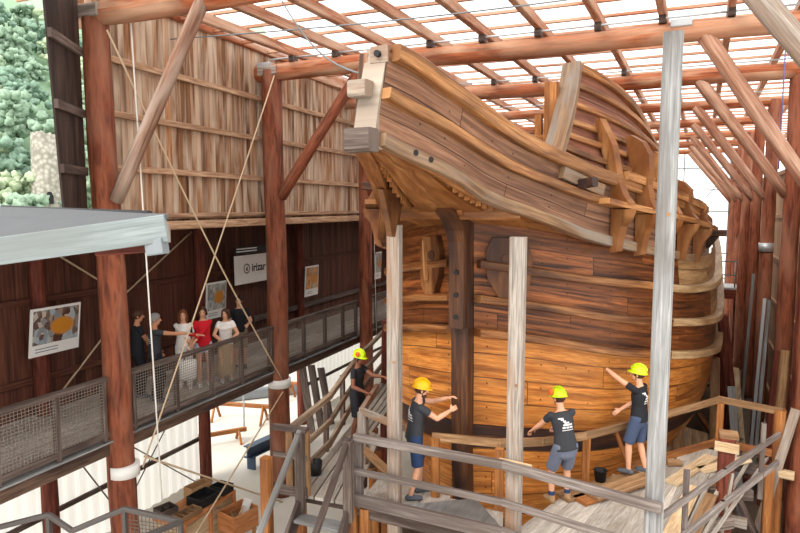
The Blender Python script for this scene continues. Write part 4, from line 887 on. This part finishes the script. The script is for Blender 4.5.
# ================================================================ HILLSIDE OUTSIDE
m = MB(); dr = Vector((-.83, .555, 0)); sdv = Vector((.555, .83, 0))
rows = []
for i in range(14):
    d = 62 + i * 7; rows.append([dr * d + sdv * t + Z * (max(0, (d - 70)) * .62 + 2.0 * math.sin(t * .1 + i) * (i > 1)) for t in range(-60, 61, 6)])
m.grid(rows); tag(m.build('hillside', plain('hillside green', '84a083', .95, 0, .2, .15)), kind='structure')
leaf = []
for k, c in enumerate(('93ad95', 'a9bfa0', '86a38f', 'b8c8a6')):  # distance haze painted into the pale leaf colours
    mm, nt, b = newmat('haze paled foliage'); oi = N(nt, 'ShaderNodeTexCoord'); n_ = N(nt, 'ShaderNodeTexNoise'); n_.inputs['Scale'].default_value = 3.2; n_.inputs['Detail'].default_value = 6
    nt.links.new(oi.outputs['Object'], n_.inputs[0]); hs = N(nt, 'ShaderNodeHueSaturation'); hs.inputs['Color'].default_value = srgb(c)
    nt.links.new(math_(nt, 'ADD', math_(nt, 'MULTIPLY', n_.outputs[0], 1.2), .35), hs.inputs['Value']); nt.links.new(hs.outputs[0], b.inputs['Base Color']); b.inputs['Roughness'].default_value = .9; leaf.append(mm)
def crown_mesh(seed):
    rnd = random.Random(seed); bm = bmesh.new()
    for k in range(70):
        c = Vector((rnd.gauss(0, 1.25), rnd.gauss(0, 1.25), rnd.uniform(1.0, 5.6))); r = rnd.uniform(.28, .62)
        g = bmesh.ops.create_icosphere(bm, subdivisions=2, radius=r, matrix=Matrix.Translation(c))
        for v in g['verts']: v.co += (v.co - c).normalized() * rnd.uniform(-.2, .25)
    me = bpy.data.meshes.new('crown'); bm.to_mesh(me); bm.free(); me.polygons.foreach_set('use_smooth', [True] * len(me.polygons)); return me
crowns = [crown_mesh(i) for i in range(4)]
for i, c in enumerate(crowns): c.materials.append(leaf[i])
tm = MB(); tm.tube([(0, 0, -1), (0, 0, 2.2)], [.28, .16], 7); t0 = tm.build('trunk', 'rail_dark', None, (0, 0, 0)); tmesh = t0.data; bpy.data.objects.remove(t0)
rnd = random.Random(5); k = 0
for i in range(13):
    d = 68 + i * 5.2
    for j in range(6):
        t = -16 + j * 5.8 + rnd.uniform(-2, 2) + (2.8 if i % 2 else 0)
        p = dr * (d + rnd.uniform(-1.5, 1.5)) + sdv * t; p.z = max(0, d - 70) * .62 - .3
        e = empty('tree', p, 'leafy green tree, colour paled for haze, on the wooded hillside beyond the shutter', 'tree', 'trees on the hillside'); e.rotation_euler.z = rnd.uniform(0, 6); s = rnd.uniform(.75, 1.08); e.scale = (s, s, s)
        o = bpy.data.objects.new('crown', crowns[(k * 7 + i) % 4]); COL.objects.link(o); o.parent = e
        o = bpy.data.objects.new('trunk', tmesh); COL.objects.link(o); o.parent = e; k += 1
p = Vector((-61.1, 47.7, 0))
e = empty('stone_tower', p + Z * 2, 'ruined pale stone tower among the trees at far left', 'tower')
stone, nt, b = newmat('pale stone'); tc = N(nt, 'ShaderNodeTexCoord'); v = N(nt, 'ShaderNodeTexVoronoi'); v.inputs['Scale'].default_value = 2.2; nt.links.new(tc.outputs['Object'], v.inputs['Vector'])
nt.links.new(ramp(nt, v.outputs['Distance'], [(0, srgb('c9c4b8')), (.7, srgb('8d897e'))]), b.inputs['Base Color']); b.inputs['Roughness'].default_value = .95
m = MB(); n = 20; rnd = random.Random(3)
m.rings([[p + Vector((r * math.cos(2*math.pi*j/n), r * math.sin(2*math.pi*j/n), z + (rnd.uniform(-.5, .5) if z > 14 else 0))) for j in range(n)] for r, z in ((1.75, 2), (1.65, 6), (1.5, 10), (1.4, 14.5), (1.0, 14.4), (1.0, 13))], [0, 4, 8, 12, 13, 14], [j / n for j in range(n + 1)], False); m.build('wall', stone, e)
m = MB(); q = p - dr * 1.62; m.extrude([q + sdv * a + Z * c for a, c in ((-.35, 7.2), (.35, 7.2), (.35, 8.0), (.2, 8.4), (0, 8.5), (-.2, 8.4), (-.35, 8.0))], dr, .2); m.build('arched_opening', 'black', e)
for k, (t, h) in enumerate(((-3, 2.6), (1.5, 2.2), (6, 2.8), (-7.5, 2.2))):
    bm = bmesh.new(); bmesh.ops.create_icosphere(bm, subdivisions=3, radius=2.2)
    for vv in bm.verts: vv.co *= 1 + .18 * math.sin(vv.co.x * 3 + k) * math.cos(vv.co.y * 2.6); vv.co.z *= .8
    me = bpy.data.meshes.new('shore_rock'); bm.to_mesh(me); bm.free(); me.materials.append(stone); o = bpy.data.objects.new('shore_rock', me); COL.objects.link(o); o.location = dr * 60 + sdv * t + Z * h * .5
    tag(o, ['grey shore rock left of the tower foot', 'grey shore rock just below the tower', 'grey shore rock right of the tower foot', 'grey shore rock farthest left of the tower'][k], 'rock')

# ================================================================ PEOPLE
def pl(nm, c, r=.85): return plain(nm, c, r, 0, .1, 9, .2)
SK = {'light': pl('skin light', 'd9a384', .6), 'tan': pl('skin tan', 'c48a68', .6), 'dark': pl('skin brown', '7c5140', .6)}
CL = {k: pl('cloth ' + k, c) for k, c in (('charcoal', '3a3b40'), ('black', '26272c'), ('navy', '2c3d5e'), ('denim', '46536e'), ('grey', '6d7486'), ('red', 'c8202c'), ('white', 'e9e5df'), ('paleblue', 'c3cbe0'), ('beige', 'b39a78'), ('khaki', '8a7a5e'), ('ochre', 'a08260'), ('shoegrey', '5a6068'), ('shoewhite', 'dedede'))}
HR = {'brown': pl('hair brown', '4a3024', .5), 'auburn': pl('hair auburn', '7a4a2e', .5), 'grey': pl('hair grey', '86827e', .5), 'black': pl('hair black', '1f1a1a', .5)}
HM = {'yellow': plain('helmet yellow', 'f2b40c', .35, 0, .03), 'lime': plain('helmet lime', 'c6e01e', .35, 0, .03)}
ORG = plain('earmuff orange', 'e0622a', .4); EYE = plain('eye', '221a18', .3); LIP = pl('lips', 'a3564a'); PRT = plain('shirt print white', 'd8d8d8', .8)
def blob(mb, pts, rad, side=None, r0=True, r1=True, n=14):
    """closed tapered limb; rad: r or (ra, rb); ends rounded when r0 / r1"""
    pts = [Vector(p) for p in pts]; rad = [(r, r) if not isinstance(r, tuple) else r for r in rad]
    P, Q = [], []
    t0 = (pts[1] - pts[0]).normalized(); t1 = (pts[-1] - pts[-2]).normalized()
    if r0:
        m_ = min(rad[0])
        for a in (85, 55, 28): P.append(pts[0] - t0 * m_ * math.sin(R(a))); Q.append((rad[0][0] * math.cos(R(a)), rad[0][1] * math.cos(R(a))))
    P += pts; Q += rad
    if r1:
        m_ = min(rad[-1])
        for a in (28, 55, 85): P.append(pts[-1] + t1 * m_ * math.sin(R(a))); Q.append((rad[-1][0] * math.cos(R(a)), rad[-1][1] * math.cos(R(a))))
    rs = []
    for i, p in enumerate(P):
        t = (P[min(i+1, len(P)-1)] - P[max(i-1, 0)]).normalized(); s_ = Vector(side) if side is not None else t.orthogonal()
        s_ = (s_ - t * s_.dot(t)).normalized(); b_ = t.cross(s_)
        rs.append([p + s_ * math.cos(2*math.pi*j/n) * Q[i][0] + b_ * math.sin(2*math.pi*j/n) * Q[i][1] for j in range(n)])
    mb.rings(rs, list(range(len(rs))), [j / n for j in range(n + 1)], True)
def ell(mb, c, ax, rx, ay, ry, az, rz, n=14, k=9):
    c = Vector(c); rs = []
    for i in range(k + 1):
        a = math.pi * (i + .02) / (k + .04) - math.pi / 2
        rs.append([c + az * rz * math.sin(a) + (ax * rx * math.cos(2*math.pi*j/n) + ay * ry * math.sin(2*math.pi*j/n)) * math.cos(a) for j in range(n)])
    mb.rings(rs, list(range(k + 1)), [j / n for j in range(n + 1)], True)
def fuse(mb, name, mat, parent, vox=.009, smooth=3):
    o = mb.build(name, mat, parent)
    r = o.modifiers.new('r', 'REMESH'); r.mode = 'VOXEL'; r.voxel_size = vox; r.use_smooth_shade = True
    s = o.modifiers.new('s', 'SMOOTH'); s.factor = .5; s.iterations = smooth
    dg = bpy.context.evaluated_depsgraph_get(); dg.update()
    me = bpy.data.meshes.new_from_object(o.evaluated_get(dg)); old = o.data; o.modifiers.clear(); o.data = me; me.materials.clear(); me.materials.append(mat)
    bpy.data.meshes.remove(old); return o
def ik(a, b_, l1, l2, pole):
    a, b_, pole = Vector(a), Vector(b_), Vector(pole); d = b_ - a; L = min(d.length, (l1 + l2) * .999); d.normalize(); b2 = a + d * L
    x = (l1*l1 - l2*l2 + L*L) / (2*L); h = math.sqrt(max(l1*l1 - x*x, 0)); p = (pole - d * pole.dot(d)).normalized()
    return a + d * x + p * h, b2
def hand(mb, w, d, pn, k, curl=.5, thumb=1):
    """w wrist, d hand direction, pn palm normal, thumb side sign"""
    d = d.normalized(); pn = (pn - d * pn.dot(d)).normalized(); s = d.cross(pn) * thumb
    blob(mb, [w, w + d * .05 * k, w + d * .095 * k], [(.026 * k, .018 * k), (.04 * k, .017 * k), (.042 * k, .014 * k)], side=s)
    for i, (o, L) in enumerate(((.03, .072), (.01, .08), (-.011, .075), (-.031, .058))):
        b0 = w + d * .09 * k + s * o * k; a1 = curl * .5; p1 = b0 + (d * math.cos(a1) + pn * math.sin(a1)) * L * .5 * k; a2 = curl * 1.4
        p2 = p1 + (d * math.cos(a2) + pn * math.sin(a2)) * L * .5 * k
        blob(mb, [b0, p1, p2], [.0098 * k, .0092 * k, .008 * k], n=8)
    t0 = w + d * .03 * k + s * .028 * k; t1 = t0 + (d * .6 + s * .7 + pn * .25).normalized() * .042 * k; t2 = t1 + (d * .9 + s * .15 + pn * .4 * curl).normalized() * .034 * k
    blob(mb, [t0, t1, t2], [.014 * k, .0115 * k, .009 * k], n=8)
def person(loc, fwd, label, H=1.75, skin='light', feet=((-.1, 0), (.1, 0)), pelvis=(0, 0, 0), lean=(0, 0), twist=0., look=(0, 0), hands=None, poles=None, curl=.6,
           shirt='black', sleeve=.5, lower=('shorts', 'navy'), shoes='shoegrey', sock=None, helmet=None, muffs=False, hair='brown', hairlong=0., beard=None, female=False, print_=False, extra=None, palms=None):
    k = H / 1.75; f = Vector((fwd[0], fwd[1], 0)).normalized(); r = Vector((f.y, -f.x, 0)); O = Vector(loc)
    def L(p): return O + r * p[0] * k + f * p[1] * k + Z * p[2] * k
    def D(p): return r * p[0] + f * p[1] + Z * p[2]
    e = empty('person', O, label, 'person', None)
    pel = Vector(pelvis) + Vector((0, 0, .94)); up = Vector((lean[0], lean[1], 1)).normalized()
    neck = pel + up * .53; ct, st_ = math.cos(twist), math.sin(twist); tr = Vector((ct, st_, 0)); tr = (tr - up * tr.dot(up)).normalized(); tf = up.cross(tr)
    sw = .148 if female else .165
    shs = [neck - up * .06 + tr * s * sw for s in (-1, 1)]; hips = [pel + Vector((s * .09, 0, 0)) for s in (-1, 1)]
    ank = [Vector((x, y, .09)) for x, y in feet]
    knees = [ik(hips[i], ank[i], .44, .425, (0.1 * (i * 2 - 1), 1, 0))[0] for i in (0, 1)]
    hands = hands or ((-.24, .1, .85), (.24, .1, .85)); poles = poles or ((-.4, -1, -.2), (.4, -1, -.2))
    el = []; wr_ = []
    for i in (0, 1):
        a, b_ = ik(shs[i], hands[i], .295, .255, poles[i]); el.append(a); wr_.append(b_)
    # body: one continuous skin surface
    mb = MB(); g = lambda v: L(v)
    blob(mb, [g(pel - up * .03), g(pel + up * .08), g(pel + up * .2), g(pel + up * .36), g(pel + up * .47), g(neck)], [(.15 * k, .1 * k), (.15 * k, .1 * k), (.128 * k, .09 * k), (.15 * k, .105 * k), (.14 * k, .08 * k), (.06 * k, .055 * k)], side=D(tr))
    hd = (up + Vector((0, 0, .6)) + tf * .12 + Vector((0, .1 + look[1] * .0, 0))).normalized(); hc = neck + hd * .165
    ya, pi = look; hf = Vector((math.sin(ya) * math.cos(pi), math.cos(ya) * math.cos(pi), math.sin(pi))); hx = Vector((math.cos(ya), -math.sin(ya), 0)); hu = hx.cross(hf)
    blob(mb, [g(neck - up * .03), g(hc - hu * .05)], [.056 * k, .05 * k])
    HX, HF, HU, HC = D(hx), D(hf), D(hu), g(hc)
    ell(mb, HC + HU * .03 * k, HX, .074 * k, HF, .095 * k, HU, .092 * k); ell(mb, HC + HF * .03 * k - HU * .045 * k, HX, .056 * k, HF, .062 * k, HU, .075 * k)
    blob(mb, [HC + HF * .088 * k + HU * .015 * k, HC + HF * .112 * k - HU * .025 * k], [.011 * k, .016 * k], n=8)
    for s in (-1, 1): ell(mb, HC + HX * s * .077 * k - HU * .01 * k, HX, .012 * k, HF, .02 * k, HU, .033 * k, 8, 6)
    for i in (0, 1):
        s = i * 2 - 1
        blob(mb, [g(shs[i]), g(shs[i].lerp(el[i], .5)), g(el[i])], [.05 * k, .046 * k, .038 * k]); blob(mb, [g(el[i]), g(el[i].lerp(wr_[i], .35)), g(wr_[i])], [.038 * k, .04 * k, .026 * k])
        hdir = D((wr_[i] - el[i]).normalized()); pn = D(palms[i]) if palms else (D(Vector((-s, 0, 0))) if abs(hdir.z) > .6 else -Z)
        hand(mb, g(wr_[i]), hdir, pn, k, curl, 1 if (hdir.cross(pn)).dot(D((0, 1, 0)) if abs(hdir.z) > .6 else Z + D((-s, 0, 0))) > 0 else -1)
        blob(mb, [g(hips[i]), g(hips[i].lerp(knees[i], .5)), g(knees[i])], [.082 * k, .07 * k, .05 * k]); blob(mb, [g(knees[i]), g(knees[i].lerp(ank[i], .3)), g(ank[i])], [.05 * k, .055 * k, .036 * k])
        blob(mb, [g(ank[i] + Vector((0, -.02, -.03))), g(ank[i] + Vector((s * .01, .1, -.05)))], [.034 * k, .03 * k])
    fuse(mb, 'body', SK[skin], e, .0085)
    # face
    for s in (-1, 1):
        mb = MB(); ell(mb, HC + HF * .089 * k + HX * s * .03 * k + HU * .022 * k, HX, .011 * k, HF, .008 * k, HU, .007 * k, 8, 6); mb.build('eye', EYE, e)
    mb = MB(); ell(mb, HC + HF * .088 * k - HU * .058 * k, HX, .02 * k, HF, .008 * k, HU, .007 * k, 8, 6); mb.build('mouth', LIP, e)
    # shirt
    mb = MB(); q = .012
    blob(mb, [g(pel - up * .05), g(pel + up * .08), g(pel + up * .2), g(pel + up * .36), g(pel + up * .46), g(pel + up * .515)], [((.172 + q) * k, (.122 + q) * k), ((.16 + q) * k, (.112 + q) * k), ((.138 + q) * k, (.1 + q) * k), ((.158 + q) * k, (.112 + q) * k), ((.15 + q) * k, (.085 + q) * k), ((.075) * k, (.068) * k)], side=D(tr), r0=False, r1=False)
    if female: ell(mb, g(pel + up * .36 + tf * .07), D(tr), .13 * k, D(tf), .07 * k, D(up), .075 * k)
    for i in (0, 1):
        pts = [shs[i]] + [shs[i].lerp(el[i], t) for t in ((.5, 1.0) if sleeve >= 1 else (sleeve * .5, sleeve))]; rr = [.058 * k, .058 * k, .052 * k] if female else [.056 * k, .057 * k, .055 * k]
        if sleeve > 1: pts += [el[i].lerp(wr_[i], sleeve - 1)]; rr += [.04 * k]
        blob(mb, [g(p) for p in pts], rr, r1=False)
    sh_o = fuse(mb, 'shirt', CL[shirt], e, .01)
    # lower clothes
    kind, c = lower; mb = MB()
    if kind == 'skirt':
        blob(mb, [g(pel + Vector((0, 0, .1))), g(pel - Vector((0, 0, .08))), g(pel - Vector((0, 0, .45))), g(pel - Vector((0, 0, .75)))], [(.14 * k, .11 * k), (.18 * k, .14 * k), (.21 * k, .17 * k), (.24 * k, .2 * k)], side=r, r0=False, r1=False)
    else:
        blob(mb, [g(pel + up * .1), g(pel), g(pel - Vector((0, 0, .09)))], [(.155 * k, .112 * k), (.17 * k, .122 * k), (.15 * k, .11 * k)], side=r, r0=False)
        for i in (0, 1):
            h, kn_, an = hips[i], knees[i], ank[i]
            if kind == 'shorts': blob(mb, [g(h), g(h.lerp(kn_, .5)), g(h.lerp(kn_, .97))], [.1 * k, .098 * k, .092 * k], r1=False)
            elif kind == 'minishorts': blob(mb, [g(h), g(h.lerp(kn_, .45))], [.1 * k, .1 * k], r1=False)
            else: blob(mb, [g(h), g(kn_), g(an + Vector((0, 0, -.02)))], [.1 * k, .075 * k, .065 * k], r1=False)
    fuse(mb, 'skirt' if kind == 'skirt' else ('trousers' if kind == 'trousers' else 'shorts'), CL[c], e, .011)
    for i in (0, 1):
        s = i * 2 - 1; a = ank[i]; mb = MB()
        blob(mb, [g(a + Vector((0, -.045, -.045))), g(a + Vector((s * .01, .06, -.048))), g(a + Vector((s * .02, .15, -.058)))], [(.042 * k, .045 * k), (.047 * k, .042 * k), (.045 * k, .03 * k)], side=r)
        blob(mb, [g(a + Vector((0, -.01, -.04))), g(a + Vector((0, -.01, .03 if shoes == 'ochre' else 0)))], [.052 * k, .05 * k], r1=False)
        fuse(mb, 'shoe', CL[shoes], e, .01)
        if sock:
            mb = MB(); blob(mb, [g(a), g(a + Vector((0, 0, .09)))], [.045 * k, .046 * k], r1=False); mb.build('sock', CL[sock], e)
    # hair / helmet
    def cap(mb, sc, lo, front, n=22, kk=12):
        b0 = len(mb.v); C0 = HC + HU * .03 * k
        for i in range(kk + 1):
            for j in range(n):
                a = 2 * math.pi * j / n; fr = math.cos(a); low = lo + (front - lo) * max(0, fr) ** 1.5; th = math.pi / 2 - (math.pi / 2 - low) * i / kk
                mb.v.append(tuple(C0 + HU * .1 * k * sc * math.sin(th) + (HF * fr * .101 + HX * math.sin(a) * .082) * k * sc * math.cos(th)))
        for i in range(kk):
            for j in range(n): mb.face((b0 + i*n + j, b0 + i*n + (j+1) % n, b0 + (i+1)*n + (j+1) % n, b0 + (i+1)*n + j), [(0, 0)] * 4, True)
    mb = MB(); cap(mb, 1.06, R(-55), R(28))
    if hairlong:
        blob(mb, [HC + HU * .06 * k - HF * .06 * k, HC - HU * .06 * k - HF * .085 * k, HC - HU * (.06 + hairlong) * k - HF * .09 * k], [(.085 * k, .05 * k), (.09 * k, .045 * k), (.07 * k, .03 * k)], side=HX)
        for s in (-1, 1): blob(mb, [HC + HU * .05 * k + HX * s * .075 * k, HC - HU * .05 * k + HX * s * .083 * k, HC - HU * (.04 + hairlong) * k + HX * s * .075 * k], [.02 * k, .026 * k, .018 * k])
    mb.build('hair', HR[hair], e)
    if beard:
        mb = MB(); ell(mb, HC + HF * .045 * k - HU * .085 * k, HX, .058 * k, HF, .06 * k, HU, .04 * k); mb.build('beard', HR[beard], e)
    if helmet:
        he = MB(); cap(he, 1.3, R(5), R(5)); C0 = HC + HU * .04 * k
        n = 28; ri, ro = [], []
        for j in range(n):
            a = 2 * math.pi * j / n; x = 1.27; pk = 1 + .32 * max(0, math.cos(a)) ** 3 + .08
            ri.append(C0 + (HF * math.cos(a) * .101 + HX * math.sin(a) * .082) * k * x); ro.append(C0 - HU * .012 * k + (HF * math.cos(a) * .101 + HX * math.sin(a) * .082) * k * x * pk)
        he.rings([ri, ro, [p - HU * .008 * k for p in ro], [p - HU * .008 * k for p in ri], ri], [0, 1, 2, 3, 4], [j / n for j in range(n + 1)], True, False)
        he.sweep([C0 + (HU * math.sin(a) * .1 + HF * math.cos(a) * .101) * k * 1.3 for a in [math.pi * (.08 + .84 * i / 12) for i in range(13)]], [(-.014 * k, -.01), (.014 * k, -.01), (.01 * k, .008), (-.01 * k, .008)], up=tuple(HU)) if False else None
        for off in (-.025, 0, .025):
            pts = [C0 + (HU * math.sin(a) * .1 + HF * math.cos(a) * .1) * k * 1.31 + HX * off * k for a in [math.pi * (.1 + .8 * i / 12) for i in range(13)]]; he.tube(pts, .008 * k, 6)
        ho = he.build('helmet', HM[helmet], e)
        mb = MB(); blob(mb, [HC + HX * .085 * k + HU * .04 * k, HC + HX * .07 * k - HU * .08 * k + HF * .02 * k], [.006, .006], n=6); blob(mb, [HC - HX * .085 * k + HU * .04 * k, HC - HX * .07 * k - HU * .08 * k + HF * .02 * k], [.006, .006], n=6); mb.build('chin_strap', 'black', e)
        if muffs:
            for s in ((muffs,) if muffs in (1, -1) else (-1, 1)):
                mb = MB(); ell(mb, C0 + HX * s * .115 * k + HU * .06 * k + HF * .03 * k, HX, .03 * k, HF, .045 * k, HU, .055 * k); mb.build('ear_muff', ORG, ho)
    if print_:
        dg = bpy.context.evaluated_depsgraph_get(); bv = BVHTree.FromPolygons([v.co for v in sh_o.data.vertices], [tuple(p.vertices) for p in sh_o.data.polygons])
        o0 = wloc(e); side = print_ if print_ in (1, -1) else -1
        def patch(mb, x0, x1, z0, z1, nx=4):
            rows = []
            for zz in (z0, z1):
                row = []
                for i in range(nx + 1):
                    x = x0 + (x1 - x0) * i / nx; org = g(pel + up * zz + tr * x + tf * side * .5) - o0; d = -D(tf) * side
                    h = bv.ray_cast(org, d); row.append((h[0] if h[0] else org + d * .4) - d * .004 + o0)
                rows.append(row)
            mb.grid(rows)
        mb = MB()
        for x0, x1, z0, z1 in ((-.075, -.02, .39, .405), (-.05, -.02, .375, .39), (-.03, .0, .355, .375), (-.02, .035, .34, .358), (-.035, .07, .315, .335), (-.045, -.01, .285, .305), (-.003, .03, .285, .305), (.037, .075, .285, .305), (-.05, .08, .262, .27)): patch(mb, x0 * 1.35, x1 * 1.35, .33 + (z0 - .33) * 1.3, .33 + (z1 - .33) * 1.3)
        mb.build('shirt_print', PRT, e)
    if extra: extra(e, g, D, wr_, HC)
    return e, g
# workers on the platform
person((-3.22, 8.29, FZ), (.8, .6), 'worker in yellow helmet, dark grey shirt and blue shorts reaching to the stem', H=1.76, feet=((-.12, .1), (.1, -.1)), pelvis=(0, -.02, 0), lean=(.02, .12), look=(.05, -.2),
       hands=((-.04, .5, 1.45), (.1, .5, 1.3)), poles=((-1, -.2, -.6), (.5, -.3, -1)), shirt='charcoal', lower=('shorts', 'navy'), shoes='shoegrey', helmet='yellow', beard='brown', print_=-1, palms=((0.5, .5, 0), (-.5, .5, 0)))
person((-1.22, 8.97, FZ), (-.55, .83), 'worker in lime helmet and long grey shorts bending over the rail', H=1.72, feet=((-.13, 0), (.13, .02)), pelvis=(0, -.16, -.03), lean=(-.08, .2), look=(-.25, -.2),
       hands=((-.3, .36, .98), (.06, .4, .98)), poles=((-.3, -.2, -1), (.1, -.2, -1)), shirt='charcoal', lower=('shorts', 'grey'), shoes='ochre', sock='navy', helmet='lime', muffs=-1, print_=-1, palms=((0, 0, -1), (0, 0, -1)))
person((-.2, 10.2, FZ + .09), (-.93, .36), 'worker in lime helmet, black shirt and denim shorts touching the hull planking', H=1.72, feet=((-.1, .1), (.13, -.08)), lean=(0, .02), look=(-.15, .1),
       hands=((-.2, .56, 1.72), (-.02, .3, 1.0)), poles=((-.6, -.3, -.8), (.5, -1, -.3)), shirt='black', lower=('shorts', 'denim'), shoes='shoegrey', helmet='lime', hair='brown', print_=-1, palms=((0, .5, -.5), (0, .5, -.5)))
person((-5.02, 9.95, FZ), (.96, -.05), 'dark skinned worker in lime helmet and black shirt on the walkway', H=1.68, skin='dark', feet=((-.1, .06), (.1, -.05)), lean=(0, .05), look=(.1, -.15),
       hands=((-.02, .52, 1.32), (.2, .3, 1.05)), poles=((-.5, -.3, -1), (.6, -1, -.3)), shirt='black', lower=('shorts', 'black'), shoes='shoegrey', helmet='lime', muffs=True, hair='black')
# visitors on the gallery
GZ = 3.1
person((-9.5, 9.2, GZ), (.5, .86), 'visitor in navy shirt at the left of the group, arms folded', H=1.76, look=(.25, 0), hands=((.1, .22, 1.15), (-.1, .24, 1.18)), poles=((-1, -.2, -.5), (1, -.2, -.5)), shirt='black', lower=('trousers', 'black'), hair='brown', skin='tan')
def phone(e, g, D, w, hc):
    mb = MB(); p = g(w[1]) + D(Vector((-.02, .13, .03))); mb.box(p - Z * .07, p + Z * .08, .075, .012, tuple(D(Vector((0, 1, 0))))); tag(mb.build('phone', 'black'), 'black phone in the pointing hand of the grey haired visitor', 'phone')
person((-8.98, 9.12, GZ), (.35, .93), 'grey haired visitor in charcoal shirt pointing with outstretched right arm', H=1.74, look=(.55, 0), twist=-.25, hands=((-.2, .15, .95), (.56, .5, 1.36)), poles=((-.5, -1, 0), (0, -.3, -1)), shirt='charcoal', lower=('trousers', 'black'), hair='grey', skin='tan', print_=-1, extra=phone)
person((-9.1, 10.05, GZ), (.6, -.8), 'visitor with auburn hair in white shirt and trousers behind the pointing arm', H=1.66, female=True, look=(-.1, -.05), hands=((-.15, .2, 1.0), (-.2, .15, .95)), shirt='white', sleeve=.6, lower=('trousers', 'white'), shoes='shoewhite', hair='auburn', hairlong=.12)
e = empty('tote_bag', (-8.72, 9.72, 3.55), 'white cloth tote bag held in front of the auburn haired visitor', 'bag')
m = MB(); c = Vector((-8.72, 9.72, 3.4)); fd = Vector((.72, -.69, 0)); rd = Vector((.69, .72, 0))
n = 16; m.rings([[c + rd * w * math.copysign(abs(math.cos(2*math.pi*j/n)) ** .5, math.cos(2*math.pi*j/n)) + fd * d_ * math.sin(2*math.pi*j/n) + Z * z for j in range(n)] for w, d_, z in ((.14, .03, 0), (.17, .06, .05), (.175, .055, .25), (.17, .03, .42))], [0, .1, .3, .5], [j / n for j in range(n + 1)], True); m.build('bag_body', CL['white'], e)
for s in (.03, -.03):
    m = MB(); m.tube([c + rd * x + fd * s + Z * z for x, z in ((-.08, .4), (-.07, .6), (0, .68), (.07, .6), (.08, .4))], .01, 6); m.build('strap', CL['white'], e)
person((-8.85, 10.35, GZ), (.75, -.66), 'visitor in red cardigan and pale shorts among the gallery group', H=1.7, female=True, look=(.15, -.1), hands=((.26, .3, 1.0), (.12, .22, 1.18)), poles=((-1, -.4, -.3), (1, -.3, -.6)), shirt='red', sleeve=1.8, lower=('minishorts', 'paleblue'), shoes='shoewhite', hair='brown', hairlong=.02)
person((-8.6, 10.78, GZ), (.7, -.72), 'visitor in white blouse and beige long skirt leaning on the handrail', H=1.62, female=True, lean=(0, .15), pelvis=(0, -.06, 0), look=(.5, -.05), hands=((-.1, .3, 1.08), (.14, .32, 1.06)), poles=((-1, -.5, -.3), (1, -.5, -.3)), shirt='white', sleeve=.45, lower=('skirt', 'beige'), shoes='shoewhite', hair='brown', hairlong=.06)
person((-9.05, 11.85, GZ), (.6, -.8), 'visitor in dark vest standing behind the woman in white blouse', H=1.72, look=(.2, 0), hands=((-.2, .2, 1.1), (.24, .1, .9)), shirt='black', sleeve=.6, lower=('shorts', 'khaki'), shoes='shoegrey', hair='black')
